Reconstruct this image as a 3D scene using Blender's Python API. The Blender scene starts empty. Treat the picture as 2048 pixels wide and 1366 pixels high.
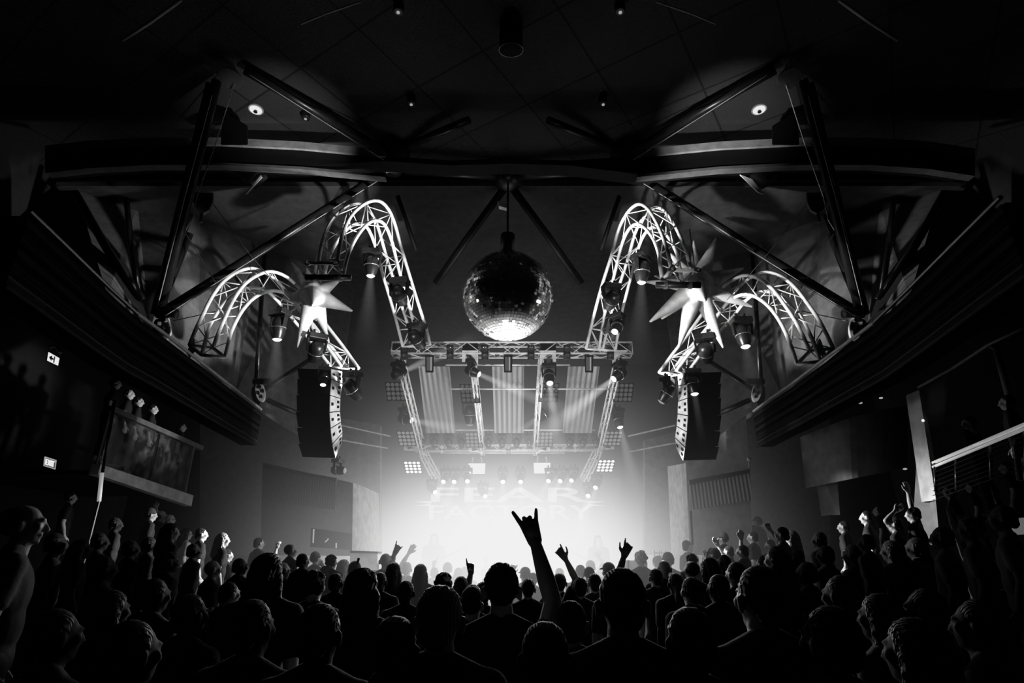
import bpy, bmesh, math, random
from mathutils import Vector, Matrix, Euler
random.seed(7)
PI = math.pi
scene = bpy.context.scene
COL = scene.collection

# ------------------------------------------------------------------ camera
F = 1137.0
PITCH = math.radians(21.0)
CAMZ = 1.85
cd = bpy.data.cameras.new('camera'); cam = bpy.data.objects.new('camera', cd); COL.objects.link(cam)
cd.sensor_width = 36.0; cd.lens = 36.0 * F / 2048.0; cd.clip_start = 0.05; cd.clip_end = 200
cam.location = (0, 0, CAMZ); cam.rotation_euler = (PI / 2 + PITCH, 0, 0)
scene.camera = cam
CP, SP = math.cos(PITCH), math.sin(PITCH)

def ray(px, py):
    x = (px - 1024.0) / F; y = (683.0 - py) / F
    return Vector((x, CP - y * SP, SP + y * CP))
def P(px, py, Y):                       # the place in the hall that shows at a photo point, at distance Y down the hall
    d = ray(px, py); t = Y / d.y
    return Vector((d.x * t, Y, CAMZ + d.z * t))
def PZ(px, py, z):                      # the same at a given height
    d = ray(px, py); t = (z - CAMZ) / d.z
    return Vector((d.x * t, d.y * t, z))
def mpp(Y): return Y / F                # metres per photo pixel, about

# ------------------------------------------------------------------ materials
def new_mat(name):
    m = bpy.data.materials.new(name); m.use_nodes = True
    nt = m.node_tree; nt.nodes.clear()
    out = nt.nodes.new('ShaderNodeOutputMaterial')
    return m, nt, out
def gray(name, v, rough=0.6, metal=0.0, em=0.0, var=0.25, scale=6.0, bump=0.0, bscale=60.0, spec=0.5):
    m, nt, out = new_mat(name)
    b = nt.nodes.new('ShaderNodeBsdfPrincipled')
    b.inputs['Roughness'].default_value = rough; b.inputs['Metallic'].default_value = metal
    b.inputs['Specular IOR Level'].default_value = spec
    tc = nt.nodes.new('ShaderNodeTexCoord'); nz = nt.nodes.new('ShaderNodeTexNoise'); nz.inputs['Scale'].default_value = scale
    nz.inputs['Detail'].default_value = 4
    nt.links.new(tc.outputs['Object'], nz.inputs['Vector'])
    mr = nt.nodes.new('ShaderNodeMapRange')
    mr.inputs['From Min'].default_value = 0.3; mr.inputs['From Max'].default_value = 0.7
    mr.inputs['To Min'].default_value = v * (1 - var); mr.inputs['To Max'].default_value = v * (1 + var)
    nt.links.new(nz.outputs['Fac'], mr.inputs['Value'])
    nt.links.new(mr.outputs['Result'], b.inputs['Base Color'])
    m.cycles.emission_sampling = 'NONE'
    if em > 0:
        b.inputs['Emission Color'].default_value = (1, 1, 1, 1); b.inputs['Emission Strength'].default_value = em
    if bump > 0:
        n2 = nt.nodes.new('ShaderNodeTexNoise'); n2.inputs['Scale'].default_value = bscale
        nt.links.new(tc.outputs['Object'], n2.inputs['Vector'])
        bp = nt.nodes.new('ShaderNodeBump'); bp.inputs['Strength'].default_value = bump; bp.inputs['Distance'].default_value = 0.01
        nt.links.new(n2.outputs['Fac'], bp.inputs['Height']); nt.links.new(bp.outputs['Normal'], b.inputs['Normal'])
    nt.links.new(b.outputs[0], out.inputs['Surface'])
    return m
def emis(name, s):
    m, nt, out = new_mat(name)
    m.cycles.emission_sampling = 'NONE'
    e = nt.nodes.new('ShaderNodeEmission'); e.inputs['Strength'].default_value = s
    tc = nt.nodes.new('ShaderNodeTexCoord'); nz = nt.nodes.new('ShaderNodeTexNoise'); nz.inputs['Scale'].default_value = 3
    nt.links.new(tc.outputs['Object'], nz.inputs['Vector'])
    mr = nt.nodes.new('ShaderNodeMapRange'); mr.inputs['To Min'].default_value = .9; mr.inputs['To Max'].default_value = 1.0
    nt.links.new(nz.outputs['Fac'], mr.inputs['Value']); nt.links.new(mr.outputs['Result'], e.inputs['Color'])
    nt.links.new(e.outputs[0], out.inputs['Surface'])
    return m
def striped(name, v0, v1, axis, n, rough=0.7, em=0.0, rot=(0,0,0), bump=0.0, spec=0.3):
    m, nt, out = new_mat(name)
    b = nt.nodes.new('ShaderNodeBsdfPrincipled'); b.inputs['Roughness'].default_value = rough
    tc = nt.nodes.new('ShaderNodeTexCoord'); mp = nt.nodes.new('ShaderNodeMapping'); mp.inputs['Rotation'].default_value = rot
    wv = nt.nodes.new('ShaderNodeTexWave'); wv.wave_type = 'BANDS'; wv.bands_direction = axis
    wv.inputs['Scale'].default_value = n; wv.inputs['Distortion'].default_value = 0.15
    nt.links.new(tc.outputs['Object'], mp.inputs['Vector']); nt.links.new(mp.outputs[0], wv.inputs['Vector'])
    mr = nt.nodes.new('ShaderNodeMapRange'); mr.inputs['To Min'].default_value = v0; mr.inputs['To Max'].default_value = v1
    nt.links.new(wv.outputs['Fac'], mr.inputs['Value']); nt.links.new(mr.outputs['Result'], b.inputs['Base Color'])
    m.cycles.emission_sampling = 'NONE'; b.inputs['Specular IOR Level'].default_value = spec
    if em > 0:
        nt.links.new(mr.outputs['Result'], b.inputs['Emission Color']); b.inputs['Emission Strength'].default_value = em
    if bump > 0:
        bp = nt.nodes.new('ShaderNodeBump'); bp.inputs['Strength'].default_value = bump; bp.inputs['Distance'].default_value = 0.03
        nt.links.new(wv.outputs['Fac'], bp.inputs['Height']); nt.links.new(bp.outputs['Normal'], b.inputs['Normal'])
    nt.links.new(b.outputs[0], out.inputs['Surface'])
    return m
def tiles(name, v, line, size, rotz):
    m, nt, out = new_mat(name)
    b = nt.nodes.new('ShaderNodeBsdfPrincipled'); b.inputs['Roughness'].default_value = 0.9
    tc = nt.nodes.new('ShaderNodeTexCoord'); mp = nt.nodes.new('ShaderNodeMapping'); mp.inputs['Rotation'].default_value = (0, 0, rotz)
    br = nt.nodes.new('ShaderNodeTexBrick'); br.offset = 0.0
    br.inputs['Scale'].default_value = 1.0; br.inputs['Brick Width'].default_value = size; br.inputs['Row Height'].default_value = size
    br.inputs['Mortar Size'].default_value = 0.02
    br.inputs['Color1'].default_value = (v, v, v, 1); br.inputs['Color2'].default_value = (v * .85, v * .85, v * .85, 1); br.inputs['Mortar'].default_value = (line, line, line, 1)
    nt.links.new(tc.outputs['Object'], mp.inputs['Vector']); nt.links.new(mp.outputs[0], br.inputs['Vector'])
    nt.links.new(br.outputs['Color'], b.inputs['Base Color'])
    n2 = nt.nodes.new('ShaderNodeTexNoise'); n2.inputs['Scale'].default_value = 45
    nt.links.new(tc.outputs['Object'], n2.inputs['Vector'])
    bp = nt.nodes.new('ShaderNodeBump'); bp.inputs['Strength'].default_value = 0.8; bp.inputs['Distance'].default_value = 0.02
    nt.links.new(n2.outputs['Fac'], bp.inputs['Height']); nt.links.new(bp.outputs['Normal'], b.inputs['Normal'])
    nt.links.new(b.outputs[0], out.inputs['Surface'])
    return m
def clear_glass(name, tint, rough=0.05):
    m, nt, out = new_mat(name)
    g = nt.nodes.new('ShaderNodeBsdfGlossy'); g.inputs['Roughness'].default_value = rough; g.inputs['Color'].default_value = (1, 1, 1, 1)
    t = nt.nodes.new('ShaderNodeBsdfTransparent'); t.inputs['Color'].default_value = (.75, .75, .75, 1)
    d = nt.nodes.new('ShaderNodeBsdfDiffuse'); d.inputs['Color'].default_value = (.5, .5, .5, 1)
    tc = nt.nodes.new('ShaderNodeTexCoord'); nz = nt.nodes.new('ShaderNodeTexNoise'); nz.inputs['Scale'].default_value = 5; nz.inputs['Detail'].default_value = 8
    nt.links.new(tc.outputs['Object'], nz.inputs['Vector'])
    mr = nt.nodes.new('ShaderNodeMapRange'); mr.inputs['From Min'].default_value = .45; mr.inputs['From Max'].default_value = .8
    mr.inputs['To Min'].default_value = .02; mr.inputs['To Max'].default_value = .25
    nt.links.new(nz.outputs['Fac'], mr.inputs['Value'])
    m1 = nt.nodes.new('ShaderNodeMixShader'); m2 = nt.nodes.new('ShaderNodeMixShader')
    nt.links.new(mr.outputs['Result'], m1.inputs['Fac'])
    nt.links.new(t.outputs[0], m1.inputs[1]); nt.links.new(d.outputs[0], m1.inputs[2])
    m2.inputs['Fac'].default_value = tint
    nt.links.new(m1.outputs[0], m2.inputs[1]); nt.links.new(g.outputs[0], m2.inputs[2])
    nt.links.new(m2.outputs[0], out.inputs['Surface'])
    return m

M = {}
M['floor'] = gray('scuffed dark floor', .02, .7)
M['wall_dark'] = gray('near black wall paint', .012, .9)
M['ceiling'] = tiles('grey ceiling tiles', .03, .004, 1.35, math.radians(33))
M['roof'] = gray('dark roof lining', .035, .9, bump=.5)
M['panel'] = gray('grey acoustic lining', .10, .9, bump=.5)
M['fascia'] = striped('ribbed dark cladding', .004, .02, 'Z', 2.4, bump=.6, rough=1, spec=0.0)
M['black'] = gray('black painted steel', .012, .35)
M['black_matt'] = gray('matt black', .006, .8, spec=.2)
M['tube'] = gray('dark steel tube', .03, .3, metal=.6)
M['alu'] = gray('bright aluminium truss', .9, .45, metal=.15)
M['steel'] = gray('polished steel', .7, .25, metal=.9)
M['band'] = gray('pale steel band', .35, .5)
M['white'] = gray('white painted plate', .8, .5)
M['star'] = gray('white inflatable fabric', .5, .8)
M['speaker'] = gray('grey speaker front', .7, .6)
M['drape'] = striped('pale striped gauze', .16, .36, 'X', 2.6, em=.17)  # gauze glows by itself, its brightness put into the material
M['stage'] = gray('stage deck', .05, .6)
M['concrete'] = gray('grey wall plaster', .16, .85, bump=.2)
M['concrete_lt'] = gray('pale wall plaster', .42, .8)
M['column'] = gray('grey column paint', .11, .7, bump=.2)
M['glass'] = clear_glass('patchy balcony glass', .06)  # random pale patches mixed into the clear glass
M['lens_hot'] = emis('glowing lens', 1.6)
M['lens_mid'] = emis('half bright lens', .35)
M['lens_low'] = emis('dim lens', .085)
M['lens_off'] = gray('dark glass lens', .06, .12)
M['sign_on'] = emis('lit sign face', .85)
M['sign_dark'] = gray('dark sign ink', .01, .5)
M['lamp_spot'] = emis('small lamp glow', .9)
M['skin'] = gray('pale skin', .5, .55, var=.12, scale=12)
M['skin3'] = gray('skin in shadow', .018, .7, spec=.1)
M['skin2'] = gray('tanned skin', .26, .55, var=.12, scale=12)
M['shirt'] = gray('black cotton', .009, .9, bump=.4, bscale=25)
M['shirt2'] = gray('charcoal cotton', .05, .9, bump=.4, bscale=25)
M['shirt3'] = gray('pale cotton', .4, .9, bump=.4, bscale=25)
M['jeans'] = gray('dark denim', .01, .9)
M['hair_dark'] = striped('dark hair', .004, .016, 'X', 30, rough=.6, bump=.5, spec=.25)
M['hair_fair'] = striped('fair hair', .3, .6, 'X', 30, rough=.5, bump=.5)
M['cap'] = gray('dark cap cloth', .06, .8)
M['cap_lt'] = gray('pale cap cloth', .35, .8)
M['guitar'] = gray('guitar lacquer', .3, .2)
M['banner'] = gray('dark banner cloth', .12, .9)
M['letters'] = gray('self-lit white banner print', .75, .8, em=.26)  # print is given a glow of its own to show through the haze
M['paper'] = gray('white paper', .6, .8)

# ------------------------------------------------------------------ mesh builder
WL = {}
def ortho(d):
    d = d.normalized(); up = Vector((0, 0, 1)) if abs(d.z) < .9 else Vector((1, 0, 0))
    a = d.cross(up).normalized(); b = a.cross(d).normalized()
    return a, b
class MB:
    def __init__(s): s.v = []; s.f = []; s.mi = []; s.cur = 0
    def add(s, vs, fs):
        b = len(s.v); s.v += [Vector(v) for v in vs]
        for f in fs: s.f.append([b + i for i in f]); s.mi.append(s.cur)
        return s
    def box(s, c, size, rot=None):
        c = Vector(c); hx, hy, hz = [k / 2 for k in size]
        vs = [Vector((x, y, z)) for x in (-hx, hx) for y in (-hy, hy) for z in (-hz, hz)]
        if rot is not None: vs = [rot @ v for v in vs]
        return s.add([c + v for v in vs], [(0, 1, 3, 2), (4, 6, 7, 5), (0, 4, 5, 1), (2, 3, 7, 6), (0, 2, 6, 4), (1, 5, 7, 3)])
    def hexa(s, q0, q1):                 # a solid between two matching quads
        return s.add(list(q0) + list(q1), [(0, 1, 2, 3), (7, 6, 5, 4), (0, 4, 5, 1), (1, 5, 6, 2), (2, 6, 7, 3), (3, 7, 4, 0)])
    def slab(s, pts, off):               # polygon thickened by a vector
        n = len(pts); off = Vector(off)
        vs = [Vector(p) for p in pts] + [Vector(p) + off for p in pts]
        fs = [tuple(range(n)), tuple(reversed(range(n, 2 * n)))] + [(i, i + n, (i + 1) % n + n, (i + 1) % n) for i in range(n)]
        return s.add(vs, fs)
    def tube(s, pts, r, seg=8, r1=None, caps=True):
        pts = [Vector(p) for p in pts]; n = len(pts); vs = []; fs = []
        a, b = ortho(pts[1] - pts[0])
        for i, p in enumerate(pts):
            d = (pts[min(i + 1, n - 1)] - pts[max(i - 1, 0)]).normalized()
            a = (a - d * a.dot(d)).normalized(); b = d.cross(a)
            rr = r if r1 is None else r + (r1 - r) * i / (n - 1)
            for k in range(seg):
                t = 2 * PI * k / seg; vs.append(p + a * math.cos(t) * rr + b * math.sin(t) * rr)
        for i in range(n - 1):
            for k in range(seg):
                k2 = (k + 1) % seg; fs.append((i * seg + k, i * seg + k2, (i + 1) * seg + k2, (i + 1) * seg + k))
        if caps: fs += [tuple(reversed(range(seg))), tuple(range((n - 1) * seg, n * seg))]
        return s.add(vs, fs)
    def lathe(s, prof, o, d, seg=20):    # prof = [(radius, along)]
        o = Vector(o); d = Vector(d).normalized(); a, b = ortho(d); vs = []; fs = []
        for r, t in prof:
            for k in range(seg):
                q = 2 * PI * k / seg; vs.append(o + d * t + (a * math.cos(q) + b * math.sin(q)) * max(r, 1e-4))
        m = len(prof)
        for i in range(m - 1):
            for k in range(seg):
                k2 = (k + 1) % seg; fs.append((i * seg + k, i * seg + k2, (i + 1) * seg + k2, (i + 1) * seg + k))
        fs += [tuple(reversed(range(seg))), tuple(range((m - 1) * seg, m * seg))]
        return s.add(vs, fs)
    def ell(s, c, r, rot=None, nu=14, nv=10):
        c = Vector(c); vs = [Vector((0, 0, 1))]
        for j in range(1, nv):
            th = PI * j / nv
            for i in range(nu):
                ph = 2 * PI * i / nu; vs.append(Vector((math.sin(th) * math.cos(ph), math.sin(th) * math.sin(ph), math.cos(th))))
        vs.append(Vector((0, 0, -1)))
        vs = [Vector((v.x * r[0], v.y * r[1], v.z * r[2])) for v in vs]
        if rot is not None: vs = [rot @ v for v in vs]
        fs = [(0, 1 + i, 1 + (i + 1) % nu) for i in range(nu)]
        for j in range(nv - 2):
            for i in range(nu):
                a = 1 + j * nu + i; b = 1 + j * nu + (i + 1) % nu; fs.append((a, a + nu, b + nu, b))
        L = len(vs) - 1; q = 1 + (nv - 2) * nu
        fs += [(L, q + (i + 1) % nu, q + i) for i in range(nu)]
        return s.add([c + v for v in vs], fs)
    def cap(s, p0, r0, p1, r1):          # tapered limb
        p0, p1 = Vector(p0), Vector(p1)
        n = 4; s.tube([p0.lerp(p1, i / n) for i in range(n + 1)], r0, 12, r1)
        s.ell(p0, (r0,) * 3, nu=12, nv=8); s.ell(p1, (r1,) * 3, nu=12, nv=8)
        return s
    def mesh(s, name, off=Vector((0, 0, 0))):
        me = bpy.data.meshes.new(name); me.from_pydata([tuple(v - off) for v in s.v], [], s.f); me.update()
        bm = bmesh.new(); bm.from_mesh(me); bmesh.ops.recalc_face_normals(bm, faces=bm.faces); bm.to_mesh(me); bm.free()
        return me
    def build(s, name, mats, parent=None, smooth=False, bevel=0):
        off = WL.get(parent.name, Vector((0, 0, 0))) if parent else Vector((0, 0, 0))
        me = s.mesh(name, off)
        if not isinstance(mats, (list, tuple)): mats = [mats]
        for m in mats: me.materials.append(m)
        if len(mats) > 1:
            for p, i in zip(me.polygons, s.mi): p.material_index = i
        if smooth:
            for p in me.polygons: p.use_smooth = True
        o = bpy.data.objects.new(name, me); COL.objects.link(o)
        if parent: o.parent = parent
        WL[o.name] = off.copy()
        if bevel:
            b = o.modifiers.new('edge', 'BEVEL'); b.width = bevel; b.segments = 2; b.limit_method = 'ANGLE'
        return o
def tag(o, label=None, cat=None, group=None, kind=None):
    if label: o['label'] = label
    if cat: o['category'] = cat
    if group: o['group'] = group
    if kind: o['kind'] = kind
    return o
def thing(name, loc, label, cat, group=None):
    o = bpy.data.objects.new(name, None); COL.objects.link(o); o.location = loc; o.empty_display_size = .1
    WL[o.name] = Vector(loc)
    return tag(o, label, cat, group)
def copy_tree(o, parent=None):
    c = o.copy(); COL.objects.link(c)
    if parent is not None: c.parent = parent
    for ch in list(o.children): copy_tree(ch, c)
    return c
def structure(o, label=None):
    o['kind'] = 'structure'
    if label: o['label'] = label; o['category'] = 'structure'
    return o

# ------------------------------------------------------------------ the room
structure(MB().box((0, 8, -.05), (24, 26, .1)).build('floor', M['floor']), 'dark standing floor of the concert hall')
ZC = 9.35
structure(MB().box((0, 3.0, ZC + .06), (26, 14, .12)).build('ceiling', M['ceiling']), 'dark tiled ceiling over the crowd')
ZT = 4.45; ZB = 3.82
LT = [PZ(x, y, ZT) for x, y in [(60, 432), (130, 498), (224, 588), (277, 636), (330, 674), (396, 725), (448, 766), (493, 800), (524, 824)]]
RT = [PZ(x, y, ZT) for x, y in [(2000, 405), (1905, 498), (1812, 590), (1745, 654), (1700, 687), (1640, 730), (1580, 775), (1540, 802), (1505, 828)]]
LB = [Vector((p.x, p.y, ZB)) for p in LT]; RB = [Vector((p.x, p.y, ZB)) for p in RT]
# roof lining: from the ring beam down to the fascia tops and to the stage
def lin(name, pts, mat, off, lab): return structure(MB().slab(pts, off).build(name, mat), lab)
lin('wall_left', [Vector((-9.5, -2, 0)), Vector((-9.5, 14.5, 0)), Vector((-9.5, 14.5, 9.4)), Vector((-9.5, -2, 9.4))], M['wall_dark'], (-.2, 0, 0), 'black side wall behind the glass balcony')
lin('wall_right', [Vector((9.5, -2, 0)), Vector((9.5, 14.5, 0)), Vector((9.5, 14.5, 9.4)), Vector((9.5, -2, 9.4))], M['wall_dark'], (.2, 0, 0), 'black side wall behind the railed terrace')
lin('wall_back', [Vector((-10, 18.9, 0)), Vector((10, 18.9, 0)), Vector((10, 18.9, 9.4)), Vector((-10, 18.9, 9.4))], M['wall_dark'], (0, .2, 0), 'dark wall at the back of the stage')
lin('ceiling_upper', [P(110, 372, 9.6), P(1935, 372, 9.6), Vector((9.4, 18.8, 8.2)), Vector((-9.4, 18.8, 8.2))], M['roof'], (0, 0, .1), 'dark sloping roof lining above the stage')
# side linings with folds
def side_lining(sgn, X):
    mb = MB()
    top = [(150, 372, 9.8), (255, 392, 10.2), (400, 400, 10.8), (520, 430, 11.6), (620, 470, 12.6), (700, 560, 13.6)]
    bot = [(215, 592, 8.3), (300, 655, 8.9), (398, 735, 9.9), (470, 790, 11.0), (560, 850, 12.0), (660, 905, 13.2)]
    if sgn > 0:
        top = [(2034 - a, b, c) for a, b, c in top]; bot = [(2034 - a, b + 2, c) for a, b, c in bot]
    T = [P(*t) for t in top]; B = [P(*t) for t in bot]
    for i, t in enumerate(T):
        if i % 2: t.y += .35
    for i in range(len(T) - 1):
        mb.slab([B[i], B[i + 1], T[i + 1], T[i]], (0, .12, .02))
    return mb
structure(side_lining(-1, 0).build('wall_lining_left', M['panel']), 'folded grey lining behind the arched trusses on the balcony side')
structure(side_lining(1, 0).build('wall_lining_right', M['panel']), 'folded grey lining behind the arched trusses on the terrace side')

# fascias with ribbed cladding
for T_, B_, nm, side in ((LT, LB, 'left', 'glass balcony'), (RT, RB, 'right', 'railed terrace')):
    sg = -1 if nm == 'left' else 1
    t = thing('fascia', T_[4], 'dark ribbed fascia above the ' + side + ' side of the crowd', 'fascia')
    mb = MB(); ns = 7
    for i in range(len(T_) - 1):
        for k in range(ns):
            z0 = ZB + (ZT - ZB) * k / ns; z1 = ZB + (ZT - ZB) * (k + .8) / ns
            q = [Vector((p.x, p.y, z)) for p, z in ((T_[i], z0), (T_[i + 1], z0), (T_[i + 1], z1), (T_[i], z1))]
            mb.slab(q, (sg * .05, 0, 0))
        mb.slab([Vector((p.x + sg * .04, p.y, z)) for p, z in ((T_[i], ZB), (T_[i + 1], ZB), (T_[i + 1], ZT), (T_[i], ZT))], (sg * .25, 0, 0))
    mb.build('cladding', M['fascia'], t)
    MB().tube([p + Vector((sg * .02, 0, .05)) for p in T_[3:]], .022, 8).build('top_rail', M['band'], t)
    MB().tube([p + Vector((sg * .02, 0, .05)) for p in T_[:4]], .02, 8).build('shaded_rail', M['black'], t)  # near stretch of the same rail, its shade put into the colour
    MB().tube([p + Vector((sg * .0, 0, -.0)) for p in B_], .018, 8).build('lower_edge', M['black_matt'], t)
    # the soffit and upper floor behind it
    mb = MB()
    for i in range(len(B_) - 1):
        a, b = B_[i], B_[i + 1]
        mb.slab([a, b, Vector((sg * 9.4, b.y + .6, 6.6)), Vector((sg * 9.4, a.y + .6, 6.6))], (0, 0, .12))
    structure(mb.build('ceiling_soffit_' + nm, M['wall_dark']), 'dark soffit under the ' + side + ' side fascia')

# the big curved ring beam
ringL = [(90, 300), (180, 290), (300, 284), (440, 284), (600, 292), (770, 308)]
ringR = [(1275, 308), (1440, 292), (1600, 284), (1740, 284), (1860, 292), (1950, 306)]
t = thing('ring_beam', P(1016, 320, 8.3), 'deep black curved beam crossing the whole hall overhead', 'beam')
full = ringL + [(900, 317), (1016, 313), (1140, 317)] + ringR
mb = MB()
for i in range(len(full) - 1):
    (x0, y0), (x1, y1) = full[i], full[i + 1]
    deep = lambda x: 36 if (x < 770 or x > 1270) else 10
    a0, b0 = P(x0, y0 + 4, 8.3), P(x0, y0 + 4 + deep(x0), 8.3); a1, b1 = P(x1, y1 + 4, 8.3), P(x1, y1 + 4 + deep(x1), 8.3)
    mb.slab([a0, a1, b1, b0], (0, .3, 0))
mb.build('web', M['black_matt'], t)
for seq, nm in ((ringL, 'balcony'), (ringR, 'terrace')):
    mb = MB(); m2 = MB()
    for i in range(len(seq) - 1):
        (x0, y0), (x1, y1) = seq[i], seq[i + 1]
        mb.slab([P(x0, y0 - 9, 8.25), P(x1, y1 - 9, 8.25), P(x1, y1 + 5, 8.25), P(x0, y0 + 5, 8.25)], (0, .15, 0))
        m2.slab([P(x0, y0 + 41, 8.25), P(x1, y1 + 41, 8.25), P(x1, y1 + 46, 8.25), P(x0, y0 + 46, 8.25)], (0, .15, 0))
    mb.build('upper_flange', M['band'], t); m2.build('lower_flange', M['column'], t)

# roof tubes (trusses that hold the roof), one object each
NL, NR, NC = (785, 325, 9.0), (1255, 325, 9.0), (1016, 345, 9.4)
def rtube(pts, r, lab, name='roof_strut', mat='tube'):
    o = MB().tube([P(*p) for p in pts], r, 10).build(name, M[mat], smooth=True)
    return tag(o, lab, 'roof strut' if name == 'roof_strut' else name.replace('_', ' '))
S2 = 'balcony side', 'terrace side'
for sg in (0, 1):
    m = (lambda x: x) if sg == 0 else (lambda x: 2034 - x + (6 if x < 500 else 0))
    s = S2[sg]; N = NL if sg == 0 else NR
    rtube([(m(490), 138, 6.95), (m(620), 215, 7.7), (m(770), 305, 8.8)], .09, f'dark strut from the high corner plate down to the roof node, {s}')
    rtube([(m(434), 160, 7.1), (m(376), 400, 8.0), (m(318), 632, 8.8)], .075, f'long dark mast tube slanting to the fascia foot, {s}')
    rtube([(m(418), 165, 7.15), (m(362), 400, 8.1), (m(306), 628, 8.9)], .045, f'thinner tube running beside the long mast tube, {s}')
    rtube([(m(768), 345, 9.0), (m(540), 490, 8.9), (m(330), 622, 8.9)], .085, f'dark diagonal strut from roof node to mast foot, {s}')
    rtube([(m(380), 468, 8.8), (m(345), 555, 8.8), (m(314), 632, 8.9)], .06, f'short dark strut rising from the mast foot, {s}')
    rtube([(m(150), 385, 8.6), (m(215), 500, 8.8), (m(285), 600, 9.0)], .07, f'dark outer strut leaning over the fascia, {s}')
    rtube([(m(253), 400, 9.0), (m(262), 490, 9.0), (m(276), 580, 9.1)], .05, f'upright dark strut in front of the folded lining, {s}')
    rtube([(m(800), 300, 9.0), (m(870), 268, 8.4), (m(938), 240, 8.0)], .07, f'dark strut climbing from roof node to the ceiling middle, {s}')
    rtube([(m(810), 340, 9.2), (m(910), 345, 9.3), (m(1005), 352, 9.4)], .10, f'thick strut from roof node to the middle hub, {s}')
    rtube([(m(1010), 375, 9.6), (m(940), 470, 10.2), (m(872), 566, 10.9)], .08, f'dark strut from the middle hub down beside the mirror ball, {s}')
    rtube([(m(795), 392, 9.4), (m(812), 440, 9.8), (m(832), 500, 10.2)], .045, f'bright-edged post dropping from the roof node, {s}', mat='steel' if 0 else 'tube')
    rtube([(m(518), 785, 10.8), (m(570), 752, 11.2), (m(625), 716, 11.6)], .05, f'dark brace from the lower foot towards the loudspeakers, {s}')
    rtube([(m(512), 775, 10.8), (m(520), 640, 11.0), (m(530), 500, 11.2)], .045, f'dark upright strut above the lower foot, {s}')
    rtube([(m(535), 800, 10.9), (m(575), 818, 11.3), (m(605), 830, 11.7)], .05, f'dark strut sloping down from the lower foot, {s}')
    for (pts, l) in (([(m(755), 362, 8.7), (m(535), 500, 8.6), (m(330), 632, 8.6)], 'under the strut from roof node to mast foot'), ([(m(768), 320, 8.1), (m(620), 226, 7.5), (m(500), 150, 6.8)], 'under the strut from the corner plate'),
                     ([(m(424), 190, 7.0), (m(368), 400, 7.8), (m(316), 610, 8.6)], 'along the long mast tube')):
        tag(MB().tube([P(*p) for p in pts], .007, 5).build('highlight_rod', M['band']), 'thin added highlight rod ' + l + ', ' + s, 'highlight rod')  # pale rods added as the bright edge highlights of the struts
    # nodes
    def foot(px, py, Y, k, lab):
        c = P(px, py, Y); t = thing('mast_foot', c, lab, 'bracket')
        fl = -1 if sg else 1; q = mpp(Y) * k
        R = Matrix.Rotation(fl * -.35, 3, 'Y')
        def plate(dx, sh):
            pts = []
            for a in range(22):
                an = 2 * PI * a / 22; pts.append(c + R @ Vector((dx + math.cos(an) * 13 * q, sh, math.sin(an) * 32 * q)))
            return pts
        MB().slab(plate(6 * q * fl, 0), (0, .05, 0)).build('white_gusset', M['white'], t)
        mb = MB()
        for (ax, az, r1, r2) in ((2, 16, 5, 6), (-4, -2, 3, 6), (9, 0, 3, 7), (2, -16, 3, 6)):
            pts = [c + R @ Vector((6 * q * fl + (ax * fl + math.cos(a / 12 * 2 * PI) * r1) * q, -.004, (az + math.sin(a / 12 * 2 * PI) * r2) * q)) for a in range(12)]
            mb.slab(pts, (0, -.015, 0))
        mb.build('bolt_hole', M['black_matt'], t)
        MB().slab(plate(-12 * q * fl, .1), (0, .06, 0)).build('dark_gusset', M['black'], t)
        MB().lathe([(0.09 * k, -.12), (.09 * k, .2)], c + Vector((0, 0, 34 * q)), (fl, 0, 0), 14).build('pin', M['tube'], t)
    foot(m(322), 655, 8.75, 1, f'white perforated foot plate where the mast tubes meet the fascia, {s}')
    foot(m(516), 785, 10.6, .7, f'smaller perforated foot plate low on the fascia end, {s}')
    # roof node clusters
    c = P(*N); t = thing('roof_node', c, f'bolted black hub joining the roof struts, {s}', 'hub')
    MB().lathe([(.05, -.5), (.3, -.42), (.33, -.1), (.2, .2), (.05, .25)], c, (0, 0, -1), 16).build('drum', M['black'], t, True)
    mb = MB()
    for k in range(7):
        a = PI * (1.1 + .8 * k / 6); mb.tube([c + Vector((math.cos(a) * .26, -.3, math.sin(a) * .2 - .1)), c + Vector((math.cos(a) * .33, -.34, math.sin(a) * .3 - .2))], .018, 6)
    mb.build('bolt', M['steel'], t)
    arc = [c + Vector((math.cos(a) * .34, -.28, -.1 + math.sin(a) * .34)) for a in [PI * (1.05 + .9 * k / 12) for k in range(13)]]
    MB().tube(arc, .012, 6).build('cable', M['steel'], t)
    # corner plate high up
    c = P(m(462), 158, 7.0); t = thing('corner_plate', c, f'round plate holding struts under the ceiling corner, {s}', 'bracket')
    MB().lathe([(.02, 0), (.17, 0), (.17, .05), (.02, .05)], c, (0, .3, 1), 22).build('disc', M['column'], t, False)
    MB().lathe([(.165, .0), (.18, 0), (.18, .012), (.165, .012)], c - Vector((0, .02, .02)), (0, .3, 1), 22).build('rim', M['steel'], t)
    # hanging bracket plates mid-height (clusters of bolts)
    c = P(m(405), 405, 9.0); t = thing('hanger_plate', c, f'scalloped grey hanger plate below the ring beam, {s}', 'bracket')
    pts = [P(m(x), y, 9.0) for x, y in ((386, 385), (426, 385), (425, 405), (418, 420), (404, 428), (392, 418), (386, 402))]
    MB().slab(pts, (0, .05, 0)).build('plate', M['column'], t)
    MB().tube([P(m(404), 428, 8.98), P(m(402), 445, 8.98)], .03).build('shackle', M['tube'], t)
    # cables
    def cable(pts, lab, r=.008): return tag(MB().tube([P(*p) for p in pts], r, 5).build('steel_cable', M['steel']), lab, 'cable')
    cable([(m(468), 170, 7.05), (m(430), 290, 7.8), (m(393), 395, 8.3), (m(384), 440, 8.5), (m(370), 462, 8.6)], f'thin cable falling from the corner plate beside the mast, {s}')
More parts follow.
